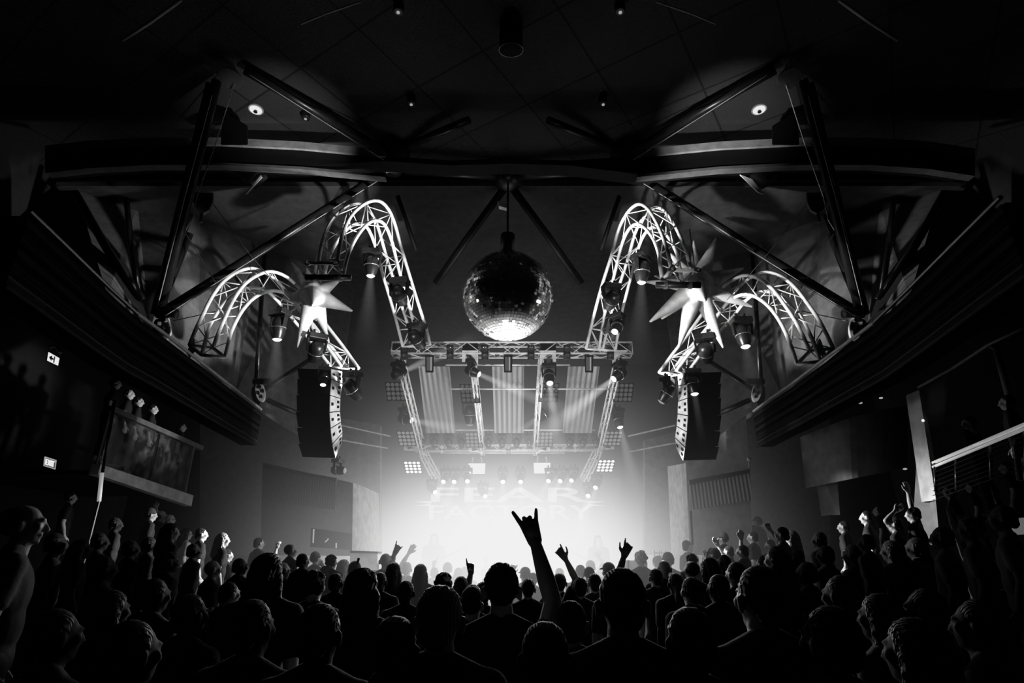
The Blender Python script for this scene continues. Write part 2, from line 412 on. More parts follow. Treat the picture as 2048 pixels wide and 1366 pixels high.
    cable([(m(428), 410, 8.8), (m(500), 510, 8.8), (m(580), 600, 9.0)], f'thin stay running from the hanger plate behind the arch, {s}', .006)
    cable([(m(372), 468, 8.7), (m(410), 530, 8.7), (m(442), 583, 8.6)], f'thin stay tied to the top of the outer arch, {s}', .006)
    cable([(m(345), 642, 8.7), (m(400), 630, 8.6), (m(436), 622, 8.5)], f'level stay between mast foot and outer arch, {s}', .008)
    # thin pale strips of rail above ceiling edge
    rtube([(m(245), 80, 6.3), (m(300), 45, 6.0), (m(362), 0, 5.7)], .025, f'pale curved conduit under the dark ceiling, {s}', 'ceiling_conduit', 'band')
    rtube([(m(602), 48, 6.0), (m(650), 28, 5.85), (m(720), 4, 5.7)], .012, f'thin bright rod near the top of the ceiling, {s}', 'ceiling_rod', 'band')
    # flood lamp with a lit barn door
    c = P(m(505), 350, 8.6); t = thing('floodlight', c, f'black floodlight clamped under the ring beam with a shiny open flap, {s}', 'floodlight')
    MB().box(c, (.32, .3, .34), Matrix.Rotation(.6 if sg == 0 else -.6, 3, 'Y')).build('housing', M['black_matt'], t, bevel=.02)
    if sg == 0: q = [(522, 350), (524, 354), (492, 388), (498, 378)]
    else: q = [(1480, 349), (1504, 358), (1527, 388), (1516, 384)]
    MB().slab([P(x, y, 8.4) for x, y in q], (0, .02, 0)).build('flap', M['white'], t)
    MB().tube([c + Vector((-.2, 0, .32)), c + Vector((-.2, 0, 0)), c + Vector((.2, 0, 0)), c + Vector((.2, 0, .32))], .02).build('yoke', M['black'], t)
    # block on the ring beam
    q = m(470) ; c = P(q, 255, 8.0)
    t = thing('roof_winch', c, f'black winch box standing on the ring beam, {s}', 'winch')
    MB().hexa([P(m(x), y, 7.75) for x, y in ((447, 222), (496, 252), (496, 290), (441, 290))], [P(m(x), y, 7.95) for x, y in ((447, 222), (496, 252), (496, 290), (441, 290))]).build('case', M['black_matt'], t, bevel=.02)
    MB().lathe([(.1, -.04), (.1, .04)], c + Vector((0, -.1, .1)), (0, 1, 0), 16).build('wheel', M['black'], t)
    # recessed lamps in the tiles
    c = P(m(512) - (0 if sg == 0 else 4), 218, 1); d = ray(m(512) - (0 if sg == 0 else 4), 218); c = Vector((0, 0, CAMZ)) + d * ((ZC - CAMZ) / d.z)
    t = thing('downlight', c, f'round glowing white downlight in the ceiling tiles, {s}', 'ceiling light')
    MB().lathe([(.03, 0), (.105, 0), (.105, -.03), (.095, -.035), (.03, -.035)], c, (0, 0, 1), 24).build('diffuser', M['sign_on'], t)
    MB().lathe([(.01, 0), (.035, 0), (.03, .03), (.01, .03)], c + Vector((.0, 0, -.07)), (0, 0, 1), 12).build('grille', M['black'], t)
    MB().lathe([(.112, 0), (.13, 0), (.13, -.02), (.112, -.02)], c, (0, 0, 1), 24).build('trim_ring', M['band'], t)

# small ceiling lamps
for (x, y, lab) in ((797, 18, 'dim round ceiling lamp near the top edge, mast-to-duct gap on the balcony side'), (1240, 18, 'dim round ceiling lamp near the top edge on the terrace side of the duct'),
                    (823, 203, 'small lit ceiling spot between duct and balcony side roof node'), (1206, 203, 'small lit ceiling spot between duct and terrace side roof node'), (612, 232, 'tiny ceiling spot beside the balcony side downlight')):
    d = ray(x, y); c = Vector((0, 0, CAMZ)) + d * ((ZC - .1 - CAMZ) / d.z)
    t = thing('ceiling_spot', c, lab, 'ceiling light')
    MB().lathe([(.03, .1), (.075, .08), (.075, -.05), (.06, -.06)], c, (0, 0, 1), 16).build('can', M['tube'], t)
    MB().lathe([(.001, 0), (.025, 0), (.025, .01), (.001, .01)], c + Vector((0, 0, -.075)), (0, 0, 1), 12).build('lens', M['lens_mid'], t)
# duct with rim
c = P(1022, 100, 6.35); t = thing('air_duct', c, 'black round duct ending in a thin hoop put in as its rim light at the middle of the ceiling', 'duct')
MB().lathe([(.175, 0), (.175, .42)], c, (0, -.35, 1), 28).build('pipe', M['black_matt'], t, True)
MB().tube([c + Vector((math.cos(a) * .18, math.sin(a) * .17, math.sin(a) * .05)) for a in [2 * PI * k / 32 for k in range(33)]], .007, 6).build('hoop', M['steel'], t)  # hoop stands in for rim light on the duct edge

# middle hub above the ball
c = P(1016, 352, 9.5); t = thing('roof_node', c, 'bolted black middle hub above the mirror ball', 'hub')
MB().lathe([(.1, -.3), (.26, -.2), (.26, .15), (.1, .3)], c, (0, 0, 1), 16).build('drum', M['black'], t, True)
mb = MB(); q = P(1005, 405, 9.4)
mb.slab([P(995, 402, 9.3), P(1016, 407, 9.3), P(1013, 416, 9.3), P(998, 412, 9.3)], (0, .1, 0)); mb.build('cable_bundle', M['white'], t)

# ------------------------------------------------------------------ mirror ball
BC = P(1015, 592, 8.9); BR = 90.5 * (BC - Vector((0, 0, CAMZ))).length / math.sqrt(F * F + (683 - 592) ** 2)
t = thing('mirror_ball', BC, 'large mirror ball hanging over the stage edge with a white-hot underside', 'mirror ball')
mb = MB(); rows = 46
rnd = random.Random(3)
for j in range(rows):
    th0 = PI * j / rows; th1 = PI * (j + .9) / rows; thm = (th0 + th1) / 2
    n = max(4, int(2 * rows * math.sin(thm)))
    for i in range(n):
        p0 = 2 * PI * i / n; p1 = 2 * PI * (i + .92) / n
        q = [Vector((math.sin(a) * math.cos(b), math.sin(a) * math.sin(b), math.cos(a))) * BR for a, b in ((th0, p0), (th1, p0), (th1, p1), (th0, p1))]
        cen = sum(q, Vector()) / 4
        ax = Vector((rnd.uniform(-1, 1), rnd.uniform(-1, 1), rnd.uniform(-1, 1))).normalized()
        R = Matrix.Rotation(rnd.gauss(0, .05 if rnd.random() < .82 else .3), 3, ax)
        mb.add([BC + cen + R @ (v - cen) for v in q], [(0, 1, 2, 3)])
m_mirror = gray('mirror tiles', .85, .11, metal=.9, var=.1)
mb.build('mirror_tiles', m_mirror, t)
MB().ell(BC, (BR * .975,) * 3, nu=32, nv=24).build('core', M['black'], t, True)
MB().lathe([(.05, -.15), (.13, -.12), (.13, .25), (.04, .3)], BC + Vector((0, 0, BR + .18)), (0, 0, 1), 16).build('motor', M['black'], t, True)
MB().tube([BC + Vector((0, 0, BR)), BC + Vector((.0, 0, BR + .9)), P(1016, 365, 9.4)], .02).build('chain', M['tube'], t)
MB().lathe([(.02, 0), (.2, 0), (.2, .04), (.02, .04)], BC + Vector((0, 0, BR - .02)), (0, 0, 1), 20).build('cap', M['black'], t)

# ------------------------------------------------------------------ stars (inflatable)
def solid(mb, vox, smooth_n=3, name='m', mat=None):
    me = mb.mesh('tmp'); o = bpy.data.objects.new('tmp', me); COL.objects.link(o)
    r = o.modifiers.new('r', 'REMESH'); r.mode = 'VOXEL'; r.voxel_size = vox; r.use_smooth_shade = True
    if smooth_n:
        s = o.modifiers.new('s', 'SMOOTH'); s.factor = .5; s.iterations = smooth_n
    dg = bpy.context.evaluated_depsgraph_get(); dg.update()
    out = bpy.data.meshes.new_from_object(o.evaluated_get(dg), depsgraph=dg)
    bpy.data.objects.remove(o); bpy.data.meshes.remove(me)
    out.name = name
    for p in out.polygons: p.use_smooth = True
    out.materials.clear()
    if mat: out.materials.append(mat)
    return out
def star(c, tips, lab, core):
    t = thing('inflatable_star', c, lab, 'star')
    mb = MB(); mb.ell(c, (core,) * 3)
    for q, r in tips:
        mb.tube([c.lerp(c + (q - c) * 1.04, i / 6) for i in range(7)], r, 14, .022)
    me = solid(mb, .02, 4, 'star_body', M['star'])
    for v in me.vertices: v.co -= c
    o = bpy.data.objects.new('star_body', me); COL.objects.link(o); o.parent = t; WL[o.name] = Vector(c)
    top = c + Vector((0, 0, 1.2)); mb = MB().tube([c + Vector((0, 0, core)), top], .01, 6); mb.build('hanging_line', M['tube'], t)
sc_ = P(1394, 572, 9.3)
star(sc_, [(P(x, y, 9.3 + dy), r) for x, y, dy, r in ((1296, 564, .1, .17), (1303, 641, -.3, .22), (1359, 690, -.1, .22), (1445, 692, .1, .2), (1484, 537, .4, .22), (1432, 478, .2, .22),
     (1388, 484, .5, .15), (1342, 509, .2, .2), (1312, 552, .6, .17), (1502, 612, .1, .2), (1325, 636, .3, .2), (1410, 600, -1.0, .26), (1370, 560, -.9, .22))],
     'big white many-pointed star behind the arched trusses on the terrace side', .3)
sl_ = P(628, 590, 9.4)
star(sl_, [(P(x, y, 9.4 + dy), r) for x, y, dy, r in ((702, 621, -.2, .2), (677, 562, -.2, .18), (614, 538, .0, .17), (596, 692, .1, .2), (653, 668, .3, .2), (584, 527, .3, .18), (636, 507, .5, .15),
     (560, 600, .3, .2), (625, 610, -.9, .22))], 'white many-pointed star half hidden by the arched trusses on the balcony side', .25)

# ------------------------------------------------------------------ trusses
def resample(pts, n):
    pts = [Vector(p) for p in pts]; L = [0]
    for a, b in zip(pts, pts[1:]): L.append(L[-1] + (b - a).length)
    out = []
    for k in range(n):
        t = L[-1] * k / (n - 1); i = 0
        while i < len(pts) - 2 and L[i + 1] < t: i += 1
        u = (t - L[i]) / max(L[i + 1] - L[i], 1e-6)
        # catmull
        p0 = pts[max(i - 1, 0)]; p1 = pts[i]; p2 = pts[i + 1]; p3 = pts[min(i + 2, len(pts) - 1)]
        out.append(.5 * ((2 * p1) + (p2 - p0) * u + (2 * p0 - 5 * p1 + 4 * p2 - p3) * u * u + (3 * p1 - p0 - 3 * p2 + p3) * u ** 3))
    return out
def arch(FO, FI, Y0, Y1, D, lab, bars, rc=.031, rb=.010, nb=14):
    def lift(seq):
        n = len(seq); return [P(x, y, Y0 + (Y1 - Y0) * (i / (n - 1)) ** 1.3) for i, (x, y) in enumerate(seq)]
    fo = resample(lift(FO), 49); fi = resample(lift(FI), 49)
    D = Vector(D); bo = [p + D for p in fo]; bi = [p + D for p in fi]
    root = thing('arched_truss', fo[24], lab, 'truss', None)
    for ch in (fo, fi, bo, bi): MB().tube(ch, rc, 10).build('chord', M['alu'], root, True)
    mb = MB(); ks = [int(round(48 * k / (nb - 1))) for k in range(nb)]
    for j in range(nb - 1):
        a, b = ks[j], ks[j + 1]
        for (u, w) in ((fo, fi), (bo, bi), (fo, bo), (fi, bi)):
            if j % 2: u, w = w, u
            mb.tube([u[a], w[b]], rb, 6)
            if j % 4 == 0: mb.tube([u[a], w[a]], rb, 6)
    mb.build('bracing', M['alu'], root, True)
    for e in (0, 48):
        m2 = MB()
        for a, b in ((fo, fi), (fi, bi), (bi, bo), (bo, fo)):
            m2.tube([a[e], b[e]], .028 if e == 0 else .016, 8)
        m2.tube([fo[e], bi[e]], .012, 6)
        m2.build('end_frame', M['alu'], root, True)
    return root, fo, fi, bo, bi
LO_F = [(426, 696), (437, 665), (450, 636), (467, 600), (489, 569), (516, 550), (542, 543), (568, 551), (589, 567), (613, 593), (650, 646), (687, 694), (718, 738)]
LO_I = [(450, 715), (456, 690), (463, 662), (484, 622), (508, 596), (531, 584), (552, 582), (573, 589), (597, 613), (624, 646), (658, 688), (697, 738)]
r1 = arch(LO_F, LO_I, 8.3, 10.4, (-.30, -.12, .0), 'outer arched truss standing on the fascia, balcony side', None)
LI_F = [(675, 520), (684, 472), (700, 435), (721, 413), (743, 402), (763, 404), (779, 422), (790, 449), (798, 478), (808, 514), (821, 557), (837, 609), (853, 659), (860, 690)]
LI_I = [(686, 552), (697, 507), (716, 470), (736, 447), (753, 441), (769, 449), (782, 478), (791, 512), (800, 548), (812, 590), (826, 640), (838, 690)]
r2 = arch(LI_F, LI_I, 7.9, 10.6, (-.34, .1, .0), 'inner arched truss hanging free beside the mirror ball, balcony side', None)
RI_F = [(1342, 538), (1336, 505), (1325, 472), (1311, 441), (1295, 417), (1278, 408), (1261, 418), (1247, 438), (1236, 463), (1222, 514), (1206, 564), (1195, 603), (1183, 650), (1172, 698)]
RI_I = [(1325, 562), (1320, 530), (1317, 505), (1306, 477), (1289, 455), (1272, 448), (1256, 461), (1243, 491), (1232, 536), (1221, 580), (1209, 630), (1198, 698)]
r3 = arch(RI_F, RI_I, 7.9, 10.6, (.34, .1, .0), 'inner arched truss hanging free beside the mirror ball, terrace side', None)
RO_F = [(1620, 702), (1595, 650), (1570, 611), (1545, 578), (1517, 557), (1489, 551), (1464, 561), (1442, 578), (1417, 611), (1373, 672), (1340, 715), (1318, 746)]
RO_I = [(1594, 728), (1581, 689), (1562, 647), (1540, 616), (1517, 597), (1495, 589), (1473, 593), (1453, 608), (1431, 636), (1395, 678), (1366, 713), (1338, 752)]
r4 = arch(RO_F, RO_I, 8.3, 10.4, (.30, -.12, .0), 'outer arched truss standing on the fascia, terrace side', None)
# free ends of the inner arches: black pipe and end plate
for (x0, x1, y, s) in ((612, 702, 555, S2[0]), (1312, 1401, 570, S2[1])):
    o = tag(MB().tube([P(x0, y, 7.8), P(x1, y, 7.8)], .05, 12).build('hanging_pipe', M['black'], smooth=True), f'short black pipe clamped under the free end of the inner arch, {s}', 'pipe')
    for xx in (x0 + 18, x1 - 22):
        MB().lathe([(.065, 0), (.065, .05)], P(xx, y, 7.8) - Vector((.02, 0, 0)), (1, 0, 0), 12).build('clamp', M['steel'], o)
for (x0, x1, y, s) in ((616, 671, 525, S2[0]), (1342, 1395, 539, S2[1])):
    t = thing('end_plate', P(x0, y, 7.85), f'pale plate with two rings on the free end of the inner arch, {s}', 'bracket')
    MB().slab([P(x0, y - 2, 7.85), P(x1, y - 2, 7.85), P(x1, y + 4, 7.85), P(x0, y + 4, 7.85)], (0, .02, 0)).build('plate', M['white'], t)
    for xx in (x0, x1):
        c = P(xx, y + 1, 7.82); MB().tube([c + Vector((math.cos(a) * .045, 0, math.sin(a) * .035)) for a in [2 * PI * k / 16 for k in range(17)]], .012, 6).build('ring', M['steel'], t)
# footing boxes of the outer arches
for (pts, s) in (([(372, 706), (388, 676), (392, 700), (380, 716)], S2[0]), ([(1652, 706), (1640, 676), (1634, 700), (1646, 716)], S2[1])):
    t = thing('arch_footing', P(pts[0][0], pts[0][1], 8.2), f'pale angled footing where the outer arch stands on the fascia, {s}', 'footing')
    MB().slab([P(x, y, 8.2) for x, y in pts], (0, .3, 0)).build('block', M['white'], t)

def box_truss(A, B, w, h, n, lab, name='box_truss', rc=.022, rb=.01, upv=Vector((0, 0, 1))):
    d = (B - A).normalized(); side = d.cross(upv).normalized(); up = side.cross(d).normalized()
    root = thing(name, A.lerp(B, .5), lab, 'truss')
    co = [(-w / 2, -h / 2), (w / 2, -h / 2), (w / 2, h / 2), (-w / 2, h / 2)]
    ch = [[(A + side * a + up * b).lerp(B + side * a + up * b, k / n) for k in range(n + 1)] for a, b in co]
    for c in ch: MB().tube([c[0], c[-1]], rc, 8).build('chord', M['alu'], root, True)
    mb = MB()
    for k in range(n):
        for i in range(4):
            u, v = ch[i], ch[(i + 1) % 4]
            if k % 2: u, v = v, u
            mb.tube([u[k], v[k + 1]], rb, 6)
    for k in (0, n):
        for i in range(4): mb.tube([ch[i][k], ch[(i + 1) % 4][k]], rb * 1.3, 6)
    mb.build('bracing', M['alu'], root, True)
    return root
YF, YR = 11.2, 15.2
hf = (P(1016, 689, YF) - P(1016, 711, YF)).length
zf = P(1016, 700, YF)
box_truss(P(786, 700, YF), P(1262, 700, YF), hf * 1.1, hf, 16, 'long level truss across the front of the stage roof')
zr = P(1016, 899, YR)
box_truss(P(842, 897, YR), P(1200, 895, YR), .18, .14, 18, 'level truss across the back of the stage roof')
fing = [((800, 716), (846, 905), 'outermost on the balcony side'), ((945, 716), (966, 900), 'second, beside the middle drape on the balcony side'), ((1083, 716), (1070, 900), 'third, beside the middle drape on the terrace side'), ((1238, 716), (1197, 900), 'outermost on the terrace side')]
for a, b, l in fing:
    box_truss(P(a[0], a[1], YF + .3), P(b[0], b[1], YR - .2), .08, .30, 9, 'truss running back over the stage, ' + l, rc=.022, rb=.006)
for a, b, l in (((846, 905), (875, 960), 'balcony side'), ((1197, 900), (1168, 960), 'terrace side')):
    box_truss(P(a[0], a[1], YR), P(b[0], b[1], YR + .5), .12, .2, 5, 'short truss leg dropping behind the lamp panels, ' + l)
for y, x0, x1, Yc, l in ((730, 890, 1140, 11.8, 'just behind the front truss'), (778, 900, 1235, 12.6, 'a third of the way back'), (860, 905, 1190, 14.4, 'above the lamp panels'), (906, 880, 1130, 15.2, 'under the rear truss')):
    tag(MB().tube([P(x0, y, Yc), P(x1, y, Yc)], .018, 8).build('cross_bar', M['alu'], smooth=True), 'thin bright cross bar over the stage, ' + l, 'pipe')
# gusset brackets at the front corners
for x, l in ((796, 'outermost, balcony side'), (940, 'by the middle drape, balcony side'), (1096, 'by the middle drape, terrace side'), (1241, 'outermost, terrace side')):
    fl = 1 if x < 1016 else -1
    t = thing('corner_bracket', P(x, 715, YF), 'white folded corner bracket on the front truss, ' + l, 'bracket')
    a = [(-16, -15), (16, -15), (16, 12), (6, -2), (-4, -8), (-14, -12)] if x in (796, 1241) else [(-16, -14), (16, -14), (16, 16), (9, 2), (2, -6), (-8, -8), (-10, 8), (-16, 8)]
    MB().slab([P(x + fl * dx, 715 + dy, YF - .15) for dx, dy in a], (0, .03, 0)).build('web_plate', M['white'], t)
    MB().hexa([P(x + dx, y, YF - .12) for dx, y in ((-15, 684), (16, 684), (16, 700), (-15, 700))], [P(x + dx, y, YF + .3) for dx, y in ((-15, 684), (16, 684), (16, 700), (-15, 700))]).build('motor_box', M['tube'], t)
for x, y, l in ((822, 897, 'balcony side'), (951, 900, 'middle, balcony side'), (1086, 899, 'middle, terrace side'), (1214, 895, 'terrace side')):
    fl = 1 if x < 1016 else -1
    t = thing('arrow_plate', P(x, y, 14.8), 'small white plate with a dark triangle under the lamp panel, ' + l, 'plate')
    MB().slab([P(x + fl * dx, y + dy, 14.8) for dx, dy in ((-14, -6), (14, -6), (14, 9), (4, 4), (-14, 3))], (0, .03, 0)).build('plate', M['white'], t)
    MB().slab([P(x + fl * dx, y + dy, 14.76) for dx, dy in ((-6, -4), (5, -1), (-6, 2))], (0, .02, 0)).build('triangle', M['sign_dark'], t)

# ------------------------------------------------------------------ haze and beams (volumes that glow by themselves, no scattered light)
def beam_mat(name, s, L, r0, r1):
    m, nt, out = new_mat(name)
    def N(t): return nt.nodes.new(t)
    tc = N('ShaderNodeTexCoord'); sx = N('ShaderNodeSeparateXYZ'); nt.links.new(tc.outputs['Object'], sx.inputs[0])
    def math_(op, a, b=None):
        n = N('ShaderNodeMath'); n.operation = op
        for i, q in enumerate((a, b)):
            if q is None: continue
            if isinstance(q, (int, float)): n.inputs[i].default_value = q
            else: nt.links.new(q, n.inputs[i])
        return n.outputs[0]
    x2 = math_('MULTIPLY', sx.outputs[0], sx.outputs[0]); y2 = math_('MULTIPLY', sx.outputs[1], sx.outputs[1])
    rr = math_('SQRT', math_('ADD', x2, y2))
    u = math_('DIVIDE', sx.outputs[2], L)
    R = math_('ADD', math_('MULTIPLY', u, r1 - r0), r0)
    q = math_('DIVIDE', rr, R); q = math_('SUBTRACT', 1.0, math_('MULTIPLY', q, q)); q = math_('MAXIMUM', q, 0.0)
    fade = math_('POWER', math_('MAXIMUM', math_('SUBTRACT', 1.0, u), 0.0), 1.6)
    st = math_('MULTIPLY', math_('DIVIDE', math_('MULTIPLY', q, fade), math_('MULTIPLY', R, 1 / r0)), s)
    e = N('ShaderNodeEmission'); nt.links.new(st, e.inputs['Strength'])
    ab = N('ShaderNodeVolumeAbsorption'); ab.inputs['Density'].default_value = .02
    ad = N('ShaderNodeAddShader'); nt.links.new(e.outputs[0], ad.inputs[0]); nt.links.new(ab.outputs[0], ad.inputs[1])
    nt.links.new(ad.outputs[0], out.inputs['Volume'])
    return m
def haze_mat():
    m, nt, out = new_mat('self-glowing stage haze')
    def N(t): return nt.nodes.new(t)
    tc = N('ShaderNodeTexCoord')
    def math_(op, a, b=None):
        n = N('ShaderNodeMath'); n.operation = op
        for i, q in enumerate((a, b)):
            if q is None: continue
            if isinstance(q, (int, float)): n.inputs[i].default_value = q
            else: nt.links.new(q, n.inputs[i])
        return n.outputs[0]
    def gauss(c, s):
        mp = N('ShaderNodeMapping'); mp.vector_type = 'POINT'
        mp.inputs['Location'].default_value = tuple(-c[i] / s[i] for i in range(3)); mp.inputs['Scale'].default_value = tuple(1 / k for k in s)
        nt.links.new(tc.outputs['Object'], mp.inputs[0])
        ln = N('ShaderNodeVectorMath'); ln.operation = 'DOT_PRODUCT'
        nt.links.new(mp.outputs[0], ln.inputs[0]); nt.links.new(mp.outputs[0], ln.inputs[1])
        return math_('EXPONENT', math_('MULTIPLY', ln.outputs['Value'], -1.0))
    nz = N('ShaderNodeTexNoise'); nz.inputs['Scale'].default_value = .7; nz.inputs['Detail'].default_value = 2
    nt.links.new(tc.outputs['Object'], nz.inputs['Vector'])
    nf = math_('ADD', math_('MULTIPLY', nz.outputs['Fac'], .7), .65)
    core = gauss(HAZE['c'], HAZE['s']); wide = gauss(HAZE['c2'], HAZE['s2'])
    dens = math_('ADD', math_('MULTIPLY', core, HAZE['dc']), math_('MULTIPLY', wide, HAZE['dw']))
    em = math_('ADD', math_('MULTIPLY', core, HAZE['ec']), math_('MULTIPLY', math_('MULTIPLY', wide, nf), HAZE['ew']))
    e = N('ShaderNodeEmission'); nt.links.new(em, e.inputs['Strength'])
    ab = N('ShaderNodeVolumeAbsorption'); ab.inputs['Color'].default_value = (0, 0, 0, 1); nt.links.new(dens, ab.inputs['Density'])
    ad = N('ShaderNodeAddShader'); nt.links.new(e.outputs[0], ad.inputs[0]); nt.links.new(ab.outputs[0], ad.inputs[1])
    nt.links.new(ad.outputs[0], out.inputs['Volume'])
    return m
HAZE = dict(c=(-.15, 13.4, 1.7), s=(2.4, 2.5, 1.35), c2=(-.1, 14.2, 2.3), s2=(3.1, 3.2, 2.75), dc=1.35, dw=.10, ec=1.18, ew=.098)
hz = MB().box((0, 13.4, 4.2), (13, 10.6, 8.2)).build('haze', haze_mat())
tag(hz, 'glowing white haze filling the stage', 'haze', kind='stuff')
scene.cycles.volume_step_rate = 1.0
scene.cycles.volume_max_steps = 64

# ------------------------------------------------------------------ moving head lamps
BEAMS = {}
def proto_head():
    t = thing('moving_head_lamp', (0, 0, 0), 'x', 'stage light')
    MB().box((0, 0, -.08), (.42, .30, .13)).build('base', M['black'], t, bevel=.02)
    MB().tube([(-.09, 0, .1), (-.09, 0, -.02)], .03).tube([(.09, 0, .1), (.09, 0, -.02)], .03).build('clamp', M['tube'], t)
    MB().hexa([(-.23, -.06, -.14), (-.18, -.06, -.14), (-.18, .06, -.14), (-.23, .06, -.14)], [(-.2, -.05, -.42), (-.16, -.05, -.42), (-.16, .05, -.42), (-.2, .05, -.42)]) \
        .hexa([(.18, -.06, -.14), (.23, -.06, -.14), (.23, .06, -.14), (.18, .06, -.14)], [(.16, -.05, -.42), (.2, -.05, -.42), (.2, .05, -.42), (.16, .05, -.42)]).build('yoke', M['tube'], t, bevel=.01)
    h = MB().lathe([(.05, .20), (.13, .17), (.165, .06), (.165, -.08), (.14, -.2), (.11, -.28), (.105, -.30), (.09, -.30), (.088, -.28)], (0, 0, 0), (0, 0, 1), 20).build('lamp_head', M['black'], t, True)
    h.location = (0, 0, -.38)
    MB().lathe([(.09, -.285), (.098, -.305), (.06, -.335), (.001, -.345)], (0, 0, 0), (0, 0, 1), 20).build('lens', M['lens_off'], h, True)
    MB().tube([(.168 * math.cos(a), .168 * math.sin(a), -.05) for a in [2 * PI * k / 20 for k in range(21)]], .01, 6).build('trim_band', M['steel'], h)
    return t
HEADP = proto_head()
used_head = [False]
lens_cache = {}
def head(px, py, Y, size, aim, state, beam, lab, group=None):
    """px,py = middle of the lamp head in the photo; size = its width in photo pixels; aim = world direction"""
    t = HEADP if not used_head[0] else copy_tree(HEADP)
    used_head[0] = True
    s = size * mpp(Y) / .42
    c = P(px, py, Y)
    t.location = c + Vector((0, 0, .38 * s)); t.scale = (s, s, s)
    aim = Vector(aim).normalized()
    pan = math.atan2(aim.x, aim.y) if abs(aim.x) + abs(aim.y) > 1e-3 else 0
    tilt = math.acos(max(-1, min(1, -aim.z)))
    t.rotation_euler = (0, 0, -pan)
    h = [k for k in t.children if k.name.startswith('lamp_head')][0]
    h.rotation_euler = (tilt, 0, 0)
    tag(t, lab, 'stage light', group)
    ln = [k for k in h.children if k.name.startswith('lens')][0]
    for b in [k for k in h.children if k.name.startswith('light_beam')]: bpy.data.objects.remove(b)
    if state not in lens_cache:
        me = ln.data.copy(); me.materials.clear(); me.materials.append(M['lens_' + state]); lens_cache[state] = me
    ln.data = lens_cache[state]
    if beam:
        L, r1, st = beam
        key = (round(L / s, 2), r1, st)
        r0 = .085
        Ll = L / s; R1 = r1 / s
        me = MB().lathe([(r0, 0), (R1, Ll)], (0, 0, 0), (0, 0, 1), 24).mesh('light_beam')
        me.materials.append(beam_mat('light shaft', st, Ll, r0, R1))
        b = bpy.data.objects.new('light_beam', me); COL.objects.link(b); b.parent = h
        b.location = (0, 0, -.32); b.rotation_euler = (PI, 0, 0)
    return t
def toward(px, py, Y, qx, qy, qY): return P(qx, qy, qY) - P(px, py, Y)
HL = [
 (743, 528, 8.6, 40, (.0, .1, -1), 'hot', (1.5, .30, .75), 'black moving lamp inside the inner arch, soft beam straight down, balcony side'),
 (797, 588, 9.2, 42, (.2, .9, -.3), 'off', None, 'black moving lamp turned away, halfway down the inner arch, balcony side'),
 (832, 676, 10.0, 38, (.4, .8, -.4), 'off', None, 'black moving lamp at the lower end of the inner arch, balcony side'),
 (556, 652, 8.8, 42, (.05, .1, -1), 'hot', (1.4, .30, .7), 'black moving lamp under the outer arch, soft beam straight down, balcony side'),
 (632, 700, 9.5, 40, (-.3, .5, -.4), 'off', None, 'black moving lamp with round side knob midway on the outer arch, balcony side'),
 (648, 755, 10.0, 26, (.1, -.3, -1), 'hot', None, 'small moving lamp with bright lens next to the loudspeakers, balcony side'),
 (703, 776, 10.2, 38, (.4, .6, -.5), 'off', None, 'black moving lamp at the low end of the outer arch, balcony side'),
 (1284, 540, 8.6, 42, (-.1, .1, -1), 'hot', (1.7, .36, .6), 'black moving lamp inside the inner arch, faint slanting beam, terrace side'),
 (1224, 598, 9.2, 40, (-.2, .9, -.3), 'off', None, 'black moving lamp turned away, halfway down the inner arch, terrace side'),
 (1235, 652, 10.0, 32, (-.4, -.5, -.8), 'hot', (.7, .14, .8), 'moving lamp with lit round lens at the low end of the inner arch, terrace side'),
 (1486, 668, 8.8, 42, (.0, -.1, -1), 'hot', (1.2, .3, .35), 'black moving lamp under the outer arch, lit lens pointing down, terrace side'),
 (1412, 702, 9.5, 42, (.3, .8, -.4), 'off', None, 'black moving lamp turned away in the middle of the outer arch, terrace side'),
 (1386, 766, 10.0, 34, (.0, -.1, -1), 'hot', (1.0, .1, .4), 'moving lamp with a thin beam in front of the loudspeaker column, terrace side'),
 (1336, 784, 10.2, 34, (-.5, .3, -.7), 'mid', None, 'moving lamp with a shiny rim at the low end of the outer arch, terrace side'),
 (942, 742, 11.3, 28, toward(942, 742, 11.3, 1080, 800, 10.9), 'hot', (3.4, .30, 2.8), 'moving lamp with a beam slanting across the middle drape, front truss'),
 (1098, 752, 11.3, 30, toward(1098, 752, 11.3, 1110, 860, 10.6), 'hot', (2.2, .22, 3.0), 'moving lamp with a beam straight down beside the middle drape, front truss'),
 (1240, 748, 11.3, 30, toward(1240, 748, 11.3, 1110, 850, 10.6), 'hot', (3.6, .34, 3.8), 'moving lamp with the strongest slanting beam, terrace end of the front truss'),
 (796, 748, 11.3, 30, toward(796, 748, 11.3, 900, 700, 12.5), 'mid', (3.0, .3, 2.0), 'moving lamp with a beam slanting up, balcony end of the front truss'),
 (940, 826, 13.8, 32, (.0, .2, -.6), 'mid', None, 'moving lamp above the lamp panel on the second row, balcony side of the middle drape'),
 (1090, 826, 13.8, 30, (-.7, .0, -.5), 'mid', (1.7, .25, 1.1), 'moving lamp above the lamp panel on the second row, terrace side of the middle drape'),
 (808, 838, 13.6, 26, toward(808, 838, 13.6, 930, 860, 13), 'hot', (3.0, .35, 1.8), 'moving lamp with a level beam, balcony end of the second row'),
 (1236, 838, 13.6, 26, toward(1236, 838, 13.6, 1252, 900, 13.4), 'hot', (2.2, .3, 1.8), 'moving lamp with a beam down, terrace end of the second row'),
 (674, 940, 11.5, 24, (.9, -.2, -.1), 'mid', None, 'shiny moving lamp mounted sideways on the wall below the loudspeakers, balcony side'),
]
for h in HL: head(*h[:6], h[6], h[7])
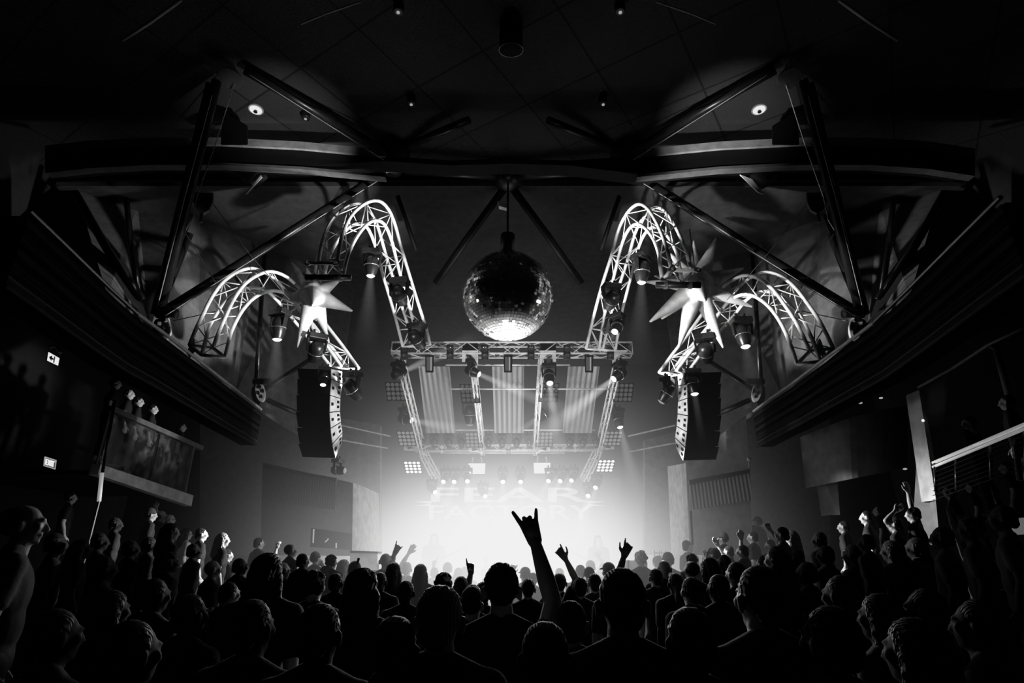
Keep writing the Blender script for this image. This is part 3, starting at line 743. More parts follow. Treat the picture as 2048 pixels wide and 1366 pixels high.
for i, x in enumerate((843, 868, 897, 923, 976, 1004, 1033, 1059, 1140, 1166, 1193)):
    head(x, 884, 14.7, 18, (0, .6, -.5), 'off', None, ('dark moving lamp hanging on the rear truss, ' + ['first', 'second', 'third', 'fourth', 'fifth', 'sixth', 'seventh', 'eighth', 'ninth', 'tenth', 'eleventh'][i] + ' counted from the balcony side'), 'moving lamps along the rear truss')
low = [(891, 958, 't', -.2), (911, 958, '', -.1), (934, 957, '', .15), (1006, 958, '', 0), (1041, 958, '', 0), (1101, 957, '', -.4), (1124, 957, '', -.4), (1147, 956, '', -.45), (863, 980, '', .8), (1194, 970, '', -.4), (1178, 986, '', -.3), (966, 987, '', .4)]
lowl = ['first of three glowing lamps in the low rear row, balcony side', 'second of three glowing lamps in the low rear row, balcony side', 'third of three glowing lamps in the low rear row, balcony side', 'first glowing lamp between the two white screens', 'second glowing lamp between the two white screens',
        'first of three glowing lamps with slanting beams, terrace side', 'second of three glowing lamps with slanting beams, terrace side', 'last of three glowing lamps with slanting beams, terrace side', 'glowing lamp below the bright lamp panel, balcony side', 'glowing lamp below the bright lamp panel, terrace side', 'lower glowing lamp above the banner wing, terrace side', 'small glowing lamp just above the banner lettering']
for (x, y, _, dx), l in zip(low, lowl):
    head(x, y - 3, 14.8, 20, (dx * 1.2, -1.0, -.9), 'hot', (2.2, .36, 1.6), l, 'low row of glowing moving lamps')

# ------------------------------------------------------------------ lamp panels, blinders, screens
def panel(cx, cy, w, h, Y, st, skew, lab):
    c = P(cx, cy, Y); t = thing('lamp_panel', c, lab, 'stage light', 'sixteen-lamp panels over the stage')
    q = lambda u, v, dy=0: P(cx + u * w / 2 + v * skew, cy + v * h / 2, Y + dy)
    MB().hexa([q(-1.06, -1.06), q(1.06, -1.06), q(1.06, 1.06), q(-1.06, 1.06)], [q(-1.06, -1.06, .25), q(1.06, -1.06, .25), q(1.06, 1.06, .25), q(-1.06, 1.06, .25)]).build('housing', M['tube'], t)
    for i in range(4):
        for j in range(4):
            u, v = -.75 + .5 * i, -.75 + .5 * j; c2 = q(u, v, -.012)
            pts = [P(cx + u * w / 2 + v * skew + math.cos(a) * w * .105, cy + v * h / 2 + math.sin(a) * h * .1, Y - .012) for a in [2 * PI * k / 14 for k in range(14)]]
            MB().slab(pts, (0, -.02, 0)).build('lamp', st, t)
M['lp_low'] = emis('dim panel lens', .075); M['lp_mid'] = emis('warm panel lens', .22); M['lp_hot'] = emis('bright panel lens', 1.1)  # the dim lenses also emit a faint glow of their own
pl = 'balcony end', 'beside the middle drape, balcony side', 'beside the middle drape, terrace side', 'terrace end'
for (x, y, k, i) in ((791, 783, 2, 0), (940, 787, 2, 1), (1098, 785, -2, 2), (1247, 785, -2, 3)):
    panel(x, y, 36, 36, 12.6, M['lp_low'], k, 'dim lamp panel of the upper row, ' + pl[i])
for (x, y, k, i) in ((813, 877, 3, 0), (948, 880, 1, 1), (1089, 879, -1, 2), (1226, 877, -3, 3)):
    panel(x, y, 33, 29, 14.4, M['lp_mid'], k, 'grey glowing lamp panel of the middle row, ' + pl[i])
for (x, y, k, i) in ((826, 935, 2.5, 0), (1211, 932, -3, 3)):
    panel(x, y, 33, 24, 14.6, M['lp_hot'], k, 'bright white lamp panel of the low row, ' + pl[i])
for (x, y, k, i) in ((861, 968, 1, 0), (1182, 965, -1, 3)):
    panel(x, y, 12, 16, 16.2, M['lp_low'], k, 'small dim lamp panel above the banner, ' + pl[i])
for x, y, l in ((954, 937, 'balcony'), (1084, 936, 'terrace')):
    t = thing('white_screen', P(x, y, 15.0), f'small blank glowing white screen over the stage, {l} side', 'screen')
    MB().slab([P(x - 17, y - 10.5, 15.0), P(x + 17, y - 10.5, 15.0), P(x + 16, y + 11, 15.0), P(x - 16, y + 11, 15.0)], (0, .02, 0)).build('face', emis('screen glow', .86), t)
    MB().slab([P(x - 18, y - 11.5, 15.03), P(x + 18, y - 11.5, 15.03), P(x + 17, y + 12, 15.03), P(x - 17, y + 12, 15.03)], (0, .08, 0)).build('back', M['black'], t)
    MB().tube([P(x - 10, y - 11, 15.04), P(x - 8, y - 22, 15.2)], .02).tube([P(x + 10, y - 11, 15.04), P(x + 8, y - 22, 15.2)], .02).build('hanger', M['alu'], t)
bl = 'first', 'second', 'third', 'fourth', 'fifth', 'sixth'
for i, x in enumerate((808, 900, 970, 1062, 1134, 1221)):
    t = thing('twin_blinder', P(x, 704, 11.0), f'black two-lamp blinder on the front truss, {bl[i]} from the balcony side', 'stage light', 'two-lamp blinders on the front truss')
    MB().hexa([P(x - 7, 690, 11.0), P(x + 7, 690, 11.0), P(x + 7, 720, 11.0), P(x - 7, 720, 11.0)], [P(x - 7, 690, 11.15), P(x + 7, 690, 11.15), P(x + 7, 720, 11.15), P(x - 7, 720, 11.15)]).build('housing', M['black'], t, bevel=.015)
    for y in (698, 713):
        MB().lathe([(.058, .02), (.062, -.02), (.05, -.012), (.02, .0), (.001, .004)], P(x, y, 10.98), (0, 1, 0), 16).build('lamp', M['lens_off'], t, True)
for i, (x, y) in enumerate(((884, 899), (1017, 899), (1150, 896))):
    t = thing('twin_blinder', P(x, y, 14.6), f'small two-lamp blinder on the rear truss, {bl[i]} from the balcony side', 'stage light', 'two-lamp blinders on the rear truss')
    MB().hexa([P(x - 4, y - 9, 14.6), P(x + 4, y - 9, 14.6), P(x + 4, y + 9, 14.6), P(x - 4, y + 9, 14.6)], [P(x - 4, y - 9, 14.7), P(x + 4, y - 9, 14.7), P(x + 4, y + 9, 14.7), P(x - 4, y + 9, 14.7)]).build('housing', M['black'], t)
    for yy in (y - 4.5, y + 4.5):
        MB().lathe([(.05, .02), (.05, -.02), (.001, -.01)], P(x, yy, 14.58), (0, 1, 0), 14).build('lamp', M['lens_mid'], t, True)
# hanging strip banners (short boxes on the front truss)
for x, l in ((859, 'balcony side'), (1016, 'middle'), (1178, 'terrace side')):
    t = thing('strip_light', P(x, 728, 11.0), 'upright framed strip light under the front truss, ' + l, 'stage light', 'strip lights under the front truss')
    MB().hexa([P(x - 9, 710, 11.0), P(x + 9, 710, 11.0), P(x + 8, 745, 11.0), P(x - 8, 745, 11.0)], [P(x - 9, 710, 11.1), P(x + 9, 710, 11.1), P(x + 8, 745, 11.1), P(x - 8, 745, 11.1)]).build('frame', M['tube'], t)
    MB().slab([P(x - 6, 714, 10.98), P(x + 6, 714, 10.98), P(x + 5.5, 741, 10.98), P(x - 5.5, 741, 10.98)], (0, .01, 0)).build('diffuser', M['lens_low'], t)
    MB().slab([P(x + 2, 714, 10.96), P(x + 4, 714, 10.96), P(x + 4, 741, 10.96), P(x + 2, 741, 10.96)], (0, .01, 0)).build('tube', M['lens_mid'], t)
# drapes
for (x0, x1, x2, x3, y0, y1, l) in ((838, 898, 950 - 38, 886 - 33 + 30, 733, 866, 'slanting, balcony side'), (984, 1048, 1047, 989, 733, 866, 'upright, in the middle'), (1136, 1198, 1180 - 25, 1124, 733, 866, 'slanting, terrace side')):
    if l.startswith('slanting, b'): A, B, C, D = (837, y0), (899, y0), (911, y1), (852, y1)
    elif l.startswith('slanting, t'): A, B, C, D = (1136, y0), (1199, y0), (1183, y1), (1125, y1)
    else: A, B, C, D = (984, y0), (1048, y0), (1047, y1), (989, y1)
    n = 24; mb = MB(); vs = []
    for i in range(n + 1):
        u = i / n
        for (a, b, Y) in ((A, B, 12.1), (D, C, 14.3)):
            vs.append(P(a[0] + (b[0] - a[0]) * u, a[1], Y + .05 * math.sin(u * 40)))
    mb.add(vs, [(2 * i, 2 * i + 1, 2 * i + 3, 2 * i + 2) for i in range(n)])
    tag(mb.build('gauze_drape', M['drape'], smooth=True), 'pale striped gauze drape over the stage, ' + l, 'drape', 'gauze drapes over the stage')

# ------------------------------------------------------------------ stage, banner, side walls
structure(MB().box((0, 15, .42), (7.4, 7.6, .84)).build('stage_floor', M['stage']), 'raised stage deck lost in the haze')
ban = thing('band_banner', P(1016, 1010, 17.6), 'wide backdrop banner reading FEAR FACTORY between drawn wing lines', 'banner')
MB().slab([P(800, 955, 17.7), P(1240, 955, 17.7), P(1240, 1060, 17.7), P(800, 1060, 17.7)], (0, .03, 0)).build('cloth', M['banner'], ban)
def text(body, x0, x1, ytop, ybot, Y, mat, parent, name, shear=0, dirx=None):
    cu = bpy.data.curves.new(name, 'FONT'); cu.body = body; cu.extrude = .01; cu.offset = .012
    o = bpy.data.objects.new('tmp', cu); COL.objects.link(o)
    dg = bpy.context.evaluated_depsgraph_get(); dg.update()
    me = bpy.data.meshes.new_from_object(o.evaluated_get(dg), depsgraph=dg)
    bpy.data.objects.remove(o)
    xs = [v.co.x for v in me.vertices]; ys = [v.co.y for v in me.vertices]
    a, b, c, d = min(xs), max(xs), min(ys), max(ys)
    off = WL.get(parent.name, Vector())
    for v in me.vertices:
        u = (v.co.x - a) / (b - a); w = (v.co.y - c) / (d - c)
        if callable(x0): p = x0(u, w)
        else: p = P(x0 + (x1 - x0) * u, ybot + (ytop - ybot) * w, Y)
        p = p + Vector((0, v.co.z, 0)); v.co = p - off
    me.materials.clear(); me.materials.append(mat)
    o = bpy.data.objects.new(name, me); COL.objects.link(o); o.parent = parent
    return o
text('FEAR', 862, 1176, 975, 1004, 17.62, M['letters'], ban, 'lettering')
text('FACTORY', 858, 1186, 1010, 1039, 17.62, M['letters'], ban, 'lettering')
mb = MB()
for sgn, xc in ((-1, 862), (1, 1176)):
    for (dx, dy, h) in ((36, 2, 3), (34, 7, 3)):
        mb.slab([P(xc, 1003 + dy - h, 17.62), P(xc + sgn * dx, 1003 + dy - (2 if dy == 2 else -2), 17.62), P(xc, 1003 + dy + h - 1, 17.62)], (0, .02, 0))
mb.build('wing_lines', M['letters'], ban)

# wall blocks flanking the stage (balcony side)
def quadwall(name, pts, mat, lab, th=(0, .25, 0)): return structure(MB().slab([P(*p) for p in pts], th).build(name, mat), lab)
quadwall('wall_flank_left', [(521, 1110, 12.4), (704, 1112, 11.6), (706, 966, 11.6), (672, 958, 11.8), (525, 925, 12.4)], M['concrete'], 'grey wall block beside the stage, balcony side')
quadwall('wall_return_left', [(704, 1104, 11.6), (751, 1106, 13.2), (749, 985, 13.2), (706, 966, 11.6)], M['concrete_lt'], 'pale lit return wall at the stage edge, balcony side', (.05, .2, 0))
quadwall('wall_far_left', [(400, 1110, 14.0), (760, 1110, 14.0), (760, 850, 14.0), (400, 790, 14.0)], M['concrete'], 'dim rear side wall, balcony side')
quadwall('wall_flank_right', [(1382, 1110, 11.8), (1507, 1110, 11.0), (1492, 830, 11.0), (1372, 925, 11.8)], M['concrete'], 'grey wall block beside the stage, terrace side')
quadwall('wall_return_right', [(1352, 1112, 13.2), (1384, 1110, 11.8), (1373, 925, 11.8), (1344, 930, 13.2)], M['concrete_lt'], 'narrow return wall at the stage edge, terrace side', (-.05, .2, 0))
quadwall('wall_far_right', [(1290, 1110, 14.0), (1660, 1110, 14.0), (1660, 780, 14.0), (1290, 880, 14.0)], M['concrete'], 'dim rear side wall, terrace side')
M['slats'] = striped('upright timber slats', .07, .22, 'X', 5.5, bump=.6)
t = thing('slatted_panel', P(1440, 975, 11.1), 'upright slatted screen high on the grey wall, terrace side', 'panel')
MB().slab([P(1380, 968, 11.55), P(1500, 945, 10.85), P(1504, 1000, 10.85), P(1382, 1020, 11.55)], (0, .06, 0)).build('slats', M['slats'], t)
MB().slab([P(1378, 960, 11.5), P(1500, 938, 10.8), P(1500, 946, 10.8), P(1379, 969, 11.5)], (0, .12, 0)).build('top_rail', M['black'], t)
t = thing('slatted_panel', P(600, 965, 12.0), 'dark upright slatted screen high on the grey wall, balcony side', 'panel')
MB().slab([P(528, 935, 12.3), P(672, 962, 11.5), P(670, 1020, 11.5), P(524, 1000, 12.3)], (0, .06, 0)).build('slats', M['slats'], t)
MB().slab([P(527, 930, 12.28), P(673, 956, 11.48), P(673, 962, 11.48), P(527, 936, 12.28)], (0, .12, 0)).build('top_rail', M['black'], t)
# dark alcove with little lights
t = thing('alcove_booth', P(660, 1080, 11.3), 'dark booth opening low in the grey wall with a small lamp glow', 'booth')
MB().slab([P(622, 1056, 11.45), P(703, 1067, 11.45), P(703, 1100, 11.45), P(620, 1094, 11.45)], (0, .03, 0)).build('opening', M['black_matt'], t)  # flat black sheet stands for the shade inside the booth
MB().slab([P(626, 1058, 11.4), P(628.5, 1058, 11.4), P(627, 1086, 11.4), P(625, 1086, 11.4)], (0, .02, 0)).build('tube_lamp', M['lens_mid'], t)
MB().tube([P(650, 1084, 11.4), P(654, 1081, 11.4), P(657, 1077, 11.4)], .012).build('lamp', M['lens_mid'], t)
MB().tube([P(672.5, 1086, 11.4), P(672.5, 1096, 11.4)], .015).build('lamp', M['lens_mid'], t)
t = thing('stage_barrier', P(740, 1120, 10.9), 'white boxed barrier at the foot of the stage, balcony side', 'barrier')
MB().hexa([P(700, 1106, 10.9), P(755, 1107, 11.0), P(755, 1140, 11.0), P(700, 1140, 10.9)], [P(700, 1106, 11.2), P(755, 1107, 11.3), P(755, 1140, 11.3), P(700, 1140, 11.2)]).build('face', M['white'], t)
MB().slab([P(700, 1101, 10.88), P(756, 1103, 10.98), P(756, 1107, 10.98), P(700, 1106, 10.88)], (0, .3, 0)).build('ledge', M['black'], t)
t = thing('stage_barrier', P(1262, 1125, 10.6), 'pale boxed barrier behind the raised arm, terrace side', 'barrier')
MB().hexa([P(1248, 1121, 10.8), P(1275, 1121, 10.8), P(1275, 1160, 10.8), P(1246, 1160, 10.8)], [P(1248, 1121, 11.1), P(1275, 1121, 11.1), P(1275, 1160, 11.1), P(1246, 1160, 11.1)]).build('face', M['speaker'], t)
MB().slab([P(1256, 1120, 10.78), P(1258, 1120, 10.78), P(1258, 1160, 10.78), P(1256, 1160, 10.78)], (0, .05, 0)).build('joint', M['black'], t)
# barrier rails near the security man
t = thing('ladder_rack', P(1320, 1110, 11.6), 'thin upright rack rails at the stage corner, terrace side', 'rack')
for x in (1309, 1319, 1322, 1331): MB().tube([P(x, 1100, 11.6), P(x, 1125, 11.6)], .008, 6).build('post', M['steel'], t)
for y in (1106, 1112): MB().tube([P(1309, y, 11.6), P(1331, y, 11.6)], .006, 6).build('rung', M['steel'], t)
tag(MB().tube([P(1381, 1022, 11.3), P(1385, 1090, 11.3)], .025, 8).build('wall_pipe', M['black']), 'thin dark upright pipe on the edge of the grey wall, terrace side', 'pipe')
for x, y, Y, l in ((1498, 918, 10.7, 'round pale wall lamp on a stem at the corner of the grey wall, terrace side'),):
    t = thing('wall_lamp', P(x, y, Y), l, 'wall lamp')
    MB().ell(P(x, y, Y), (.04, .04, .04)).build('globe', M['band'], t, True)
    MB().tube([P(x, y + 3, Y), P(x + 1, y + 18, Y)], .012, 6).build('stem', M['band'], t)
# horizontal crane beams beside the stage roof
for (pts, l) in (([(681, 850, 11.2), (780, 872, 12.4)], 'balcony side, upper'), ([(684, 880, 11.2), (775, 896, 12.4)], 'balcony side, lower'), ([(1257, 872, 12.4), (1352, 850, 11.2)], 'terrace side, upper'), ([(1260, 903, 12.4), (1352, 885, 11.2)], 'terrace side, lower')):
    tag(MB().tube([P(*p) for p in pts], .02, 8).build('side_rail', M['band']), 'long pale rail beside the loudspeaker column, ' + l, 'rail')

# ------------------------------------------------------------------ loudspeaker columns
def array(edges, side, lab):
    t = thing('loudspeaker_column', P(edges[0][0], edges[0][1], 10.3), lab, 'loudspeakers')
    for k in range(len(edges) - 1):
        (xo, yo, xi, yi), (xo2, yo2, xi2, yi2) = edges[k], edges[k + 1]
        g = 1.0
        f = [P(xo, yo + g, 10.35), P(xi, yi + g, 10.0), P(xi2, yi2 - g, 10.0), P(xo2, yo2 - g, 10.35)]
        d = Vector((side * .78, .55, .0))
        # side: the body runs back away from the stage centre
        bx = 66 * side
        bk = [P(xi + bx, yi + g, 10.9), P(xi + bx, yi + g, 10.9), P(xi2 + bx, yi2 - g, 10.9), P(xi2 + bx, yi2 - g, 10.9)]
        back = [P(xi + bx, yi + g - 2, 10.3), P(xi2 + bx - side * 2, yi2 - g - 2, 10.3)]
        c = MB(); c.hexa([f[0], f[1], f[2], f[3]], [f[0] + Vector((side * .55, .5, 0)), back[0], back[1], f[3] + Vector((side * .55, .5, 0))])
        cb = c.build('cabinet', M['black_matt'], t)
        nrm = (f[1] - f[0]).cross(f[3] - f[0]).normalized()
        if nrm.y > 0: nrm = -nrm
        ff = [p + nrm * .006 for p in f]
        MB().slab([ff[0], ff[1], ff[2], ff[3]], nrm * .012).build('front_panel', M['speaker'], cb)
        def uv(u, v): return (ff[0].lerp(ff[1], u)).lerp(ff[3].lerp(ff[2], u), v) + nrm * .014
        mb = MB()
        for (u, v) in ((.22 if side < 0 else .78, .3), (.22 if side < 0 else .78, .68), (.8 if side < 0 else .2, .5)):
            mb.slab([uv(u - .1, v - .1), uv(u + .1, v - .1), uv(u + .1, v + .1), uv(u - .1, v + .1)], nrm * .006)
        mb.build('vent', M['black_matt'], cb)
    return t
# (inner-edge xy = towards stage, outer-edge xy = towards camera)  per seam
eL = [(682, 742, 661, 738), (683, 768, 661, 758), (679, 797, 659, 791), (678, 823, 658, 825), (680, 845, 660, 857), (683, 866, 663, 889), (681, 892 - 4, 669, 917)]
eR = [(1357, 748, 1377, 745), (1359, 772, 1376, 768), (1358, 803, 1376, 797), (1357, 828, 1377, 832), (1355, 853, 1375, 864), (1352, 876, 1372, 895), (1355, 899, 1368, 922)]
array(eL, -1, 'hanging curved column of loudspeakers with pale fronts, balcony side')
array(eR, 1, 'hanging curved column of loudspeakers with pale fronts, terrace side')

# ------------------------------------------------------------------ glass balcony (balcony side)
def ZY(px, py, z): return PZ(px, py, z)
A0, A1 = P(228, 812, 9.5), P(398, 889, 12.2)
def along(u, z, out=0.0):
    p = A0.lerp(A1, u); n = Vector((A1.y - A0.y, -(A1.x - A0.x), 0)).normalized()
    return Vector((p.x, p.y, z)) + n * out
zr0, zr1 = A0.z, A1.z
zs0 = P(207, 928, 9.45).z; zs1 = P(395, 990, 12.2).z
bal = thing('glass_balcony', along(.5, zs0), 'small balcony with two reflecting glass panels, pale floor edge and top rail', 'balcony')
def rz(u, k): # k=0 floor edge top, 1 rail
    return (zs0 + (zs1 - zs0) * u) * (1 - k) + (zr0 + (zr1 - zr0) * u) * k
MB().hexa([along(-.01, rz(0, 1) - .09), along(1.07, rz(1, 1) - .09), along(1.07, rz(1, 1)), along(-.01, rz(0, 1))], [along(-.01, rz(0, 1) - .09, -.14), along(1.07, rz(1, 1) - .09, -.14), along(1.07, rz(1, 1), -.14), along(-.01, rz(0, 1), -.14)]).build('rail', M['column'], bal)
MB().hexa([along(-.01, rz(0, 0) - .17, .05), along(1.03, rz(1, 0) - .22, .05), along(1.03, rz(1, 0) + .0, .05), along(-.01, rz(0, 0), .05)], [along(-.01, rz(0, 0) - .17, -.1), along(1.03, rz(1, 0) - .22, -.1), along(1.03, rz(1, 0), -.1), along(-.01, rz(0, 0), -.1)]).build('floor_edge', M['speaker'], bal)
for u, w in ((0, .02), (.5, .05), (.955, .05)):
    MB().box((along(u, (rz(u, 0) + rz(u, 1)) / 2, -.04)), (w, .05, rz(u, 1) - rz(u, 0))).build('post', M['tube'] if u < .9 else M['column'], bal)
for u0, u1 in ((.015, .485), (.515, .94)):
    MB().slab([along(u0, rz(u0, 0) + .03, -.02), along(u1, rz(u1, 0) + .03, -.02), along(u1, rz(u1, 1) - .12, -.02), along(u0, rz(u0, 1) - .12, -.02)], (0.012, 0, 0)).build('glass_pane', M['glass'], bal)
MB().slab([along(-.02, zs0 - .1, -.1), along(1.03, zs0 - .1, -.1), Vector((-9.4, 13, zs0 - .1)), Vector((-9.4, 9.2, zs0 - .1))], (0, 0, -.08)).build('deck', M['black'], bal)
BALZ = zs0 - .1
t = thing('balcony_pole', P(228, 800, 9.35), 'thin upright pole at the near end of the glass balcony, white at its foot', 'pole')
MB().tube([P(230, 800, 9.35), P(205, 945, 9.35)], .025, 10).build('shaft', M['tube'], t, True)
MB().tube([P(204, 946, 9.35), P(198, 1003, 9.35)], .03, 10).build('sleeve', gray('self-glowing white sleeve', .9, .5, em=.25), t, True)  # sleeve is no lamp; its brightness is added as a glow
MB().tube([P(198, 1003, 9.35), Vector((P(198, 1003, 9.35).x, 9.35, 0))], .02, 8).build('foot_post', M['black'], t)
# exit signs
def sign(corners, Y, lab, kind):
    t = thing('exit_sign', P(corners[0][0], corners[0][1], Y), lab, 'exit sign')
    q = [Vector(c) for c in corners]
    def uv(u, v, dy=0):
        a = q[0].lerp(q[1], u); b = q[3].lerp(q[2], u); c = a.lerp(b, v); return P(c.x, c.y, Y + dy)
    MB().hexa([uv(-.06, -.08), uv(1.06, -.08), uv(1.06, 1.08), uv(-.06, 1.08)], [uv(-.06, -.08, .12), uv(1.06, -.08, .12), uv(1.06, 1.08, .12), uv(-.06, 1.08, .12)]).build('case', M['black'], t)
    if kind == 'EXIT':
        MB().slab([uv(0, 0, -.01), uv(1, 0, -.01), uv(1, 1, -.01), uv(0, 1, -.01)], (0, .01, 0)).build('face', gray('sign green', .05, .4, em=.02), t)
        text('EXIT', lambda u, w: uv(.12 + .76 * u, .85 - .7 * w, -.03), 0, 0, 0, Y, M['sign_on'], t, 'lettering')
        MB().tube([uv(0, 0, -.02), uv(1, 0, -.02), uv(1, 1, -.02), uv(0, 1, -.02), uv(0, 0, -.02)], .008, 5).build('edge', M['lens_mid'], t)
    else:
        MB().slab([uv(0, 0, -.01), uv(1, 0, -.01), uv(1, 1, -.01), uv(0, 1, -.01)], (0, .01, 0)).build('face', M['sign_on'], t)
        mb = MB()
        mb.slab([uv(.12, .5, -.03), uv(.34, .2, -.03), uv(.34, .8, -.03)], (0, .01, 0))
        mb.slab([uv(.3, .4, -.03), uv(.5, .4, -.03), uv(.5, .6, -.03), uv(.3, .6, -.03)], (0, .01, 0))
        mb.slab([uv(.56, .12, -.03), uv(.62, .12, -.03), uv(.62, .9, -.03), uv(.56, .9, -.03)], (0, .01, 0))
        mb.build('arrow', M['sign_dark'], t)
    return t
sign([(97, 704), (118, 716), (115, 731), (94, 721)], 7.5, 'lit exit sign with a dark arrow high on the dark wall', 'arrow')
sign([(90, 914), (112, 921), (110, 938), (88, 931)], 7.5, 'small lit sign reading EXIT below the arrow sign', 'EXIT')
t = thing('sign_bracket', P(112, 690, 7.5), 'curved bracket just above the arrow sign', 'bracket')
MB().tube([P(100, 694, 7.5), P(112, 692, 7.5), P(121, 706, 7.5)], .025, 8).build('arm', M['column'], t)

# ------------------------------------------------------------------ railed terrace (right side)
t = thing('grey_column', P(1850, 900, 8.6), 'grey square column beside the railed terrace', 'column')
MB().hexa([P(1812, 792, 8.6), P(1838, 782, 8.2), P(1872, 1000, 8.2), P(1834, 900, 8.6)], [P(1812, 792, 9.0), P(1838, 782, 8.6), P(1872, 1000, 8.6), P(1834, 900, 9.0)]).build('upper_shaft', M['column'], t)
MB().hexa([P(1834, 898, 8.6), P(1862, 900, 8.2), P(1880, 1090, 8.2), P(1824, 1090, 8.6)], [P(1834, 898, 9.0), P(1862, 900, 8.6), P(1880, 1090, 8.6), P(1824, 1090, 9.0)]).build('lower_shaft', M['column'], t)
MB().slab([P(1838, 780, 8.15), P(1846, 780, 8.15), P(1882, 1000, 8.15), P(1872, 1000, 8.15)], (0, .3, 0)).build('edge_strip', M['band'], t)
c = P(1846, 841, 8.1); MB().ell(c, (.02,) * 3).build('lamp', M['lamp_spot'], t)
# curved drum wall
mb = MB(); n = 16
for k in range(n):
    def e(u, v):
        x = 1606 + (1815 - 1606) * u; Y = 10.6 - 1.2 * math.sin(u * PI * .9)
        y0 = 872 - 62 * u - 8 * math.sin(u * PI); y1 = 975 - 40 * u
        return P(x + (1 - v) * 0 + v * 12 * (1 - u), y0 + (y1 - y0) * v, Y)
    mb.slab([e(k / n, 0), e((k + 1) / n, 0), e((k + 1) / n, 1), e(k / n, 1)], (0, .12, 0))
o = mb.build('drum_wall', M['column'], smooth=False); tag(o, 'smooth curved grey wall drum between the fascia and the column', 'curved wall')
structure(MB().slab([P(1650, 965, 10.3), P(1675, 962, 10.1), P(1680, 1030, 10.1), P(1660, 1030, 10.3)], (0, .3, 0)).build('wall_stub', M['column']), 'short grey pier under the curved drum')
t = thing('steel_railing', P(1960, 890, 7.5), 'bright double steel handrail with thin wires on the terrace', 'railing')
RA, RB_ = (1866, 926, 8.0), (2075, 838, 6.4)
def ra(u, dy): return P(RA[0] + (RB_[0] - RA[0]) * u, RA[1] + dy + (RB_[1] - RA[1]) * u, RA[2] + (RB_[2] - RA[2]) * u)
MB().tube([ra(0, 0), ra(1, 0)], .022, 10).build('handrail', gray('self-glowing rail', .9, .3, metal=.3, em=.2), t, True)  # gleam of both rails is put in as a glow of the material
MB().tube([ra(0, 8), ra(1, 9)], .018, 10).build('handrail', gray('self-glowing rail', .9, .3, metal=.3, em=.2), t, True)
for k in range(7): MB().tube([ra(0, 20 + 9 * k), ra(1, 22 + 11 * k)], .004, 5).build('wire', M['tube'], t)
for u, y1 in ((.02, 60), (.22, 75), (.55, 80), (.88, 90)):
    MB().tube([ra(u, -2), ra(u + .01, y1)], .022, 8).build('post', M['tube'], t, True)
t = thing('canopy_post', P(1985, 700, 7.0), 'slim grey post with a forked head above the terrace', 'post')
MB().tube([P(1990, 690, 7.0), P(2004, 740, 7.0), P(2017, 790, 7.0)], .04, 10).build('shaft', M['column'], t, True)
MB().tube([P(1978, 690, 7.0), P(1990, 700, 7.0), P(2000, 676, 7.0)], .03, 8).build('fork', M['column'], t, True)
MB().tube([P(2017, 790, 7.0), P(2040, 960, 7.0)], .035, 8).build('lower_shaft', M['tube'], t, True)
rtube([(1836, 775, 8.6), (1900, 740, 8.0), (1975, 690, 7.0), (2048, 655, 6.4)], .02, 'thin grey edge rail leading to the forked post, terrace side', 'canopy_rail', 'band')
t = thing('wall_spot', P(1583, 868, 10.3), 'small bright shaded lamp under the fascia end, terrace side', 'wall lamp')
MB().hexa([P(1575, 866, 10.3), P(1590, 862, 10.3), P(1597, 870, 10.3), P(1575, 874, 10.3)], [P(1575, 866, 10.5), P(1590, 862, 10.5), P(1597, 870, 10.5), P(1575, 874, 10.5)]).build('shade', M['white'], t)
MB().tube([P(1583, 858, 10.4), P(1583, 866, 10.4)], .02).build('stem', M['tube'], t)
for i, (x, y) in enumerate(((1721, 806), (1762, 796), (1600, 850), (1810, 938))):
    o = MB().ell(P(x, y, 9.0), (.03, .03, .015)).build('soffit_lamp', M['lens_mid'], smooth=True)
    tag(o, ['tiny soffit lamp above the curved drum', 'tiny soffit lamp near the column, above the drum', 'tiny soffit lamp next to the shaded lamp', 'tiny lamp low on the side of the column'][i], 'lamp')
TERZ = 2.35
structure(MB().box((8.3, 7.2, TERZ - .1), (3.6, 3.0, .2)).build('floor_terrace', M['floor']), 'upper terrace floor behind the steel railing')

exec_people = True

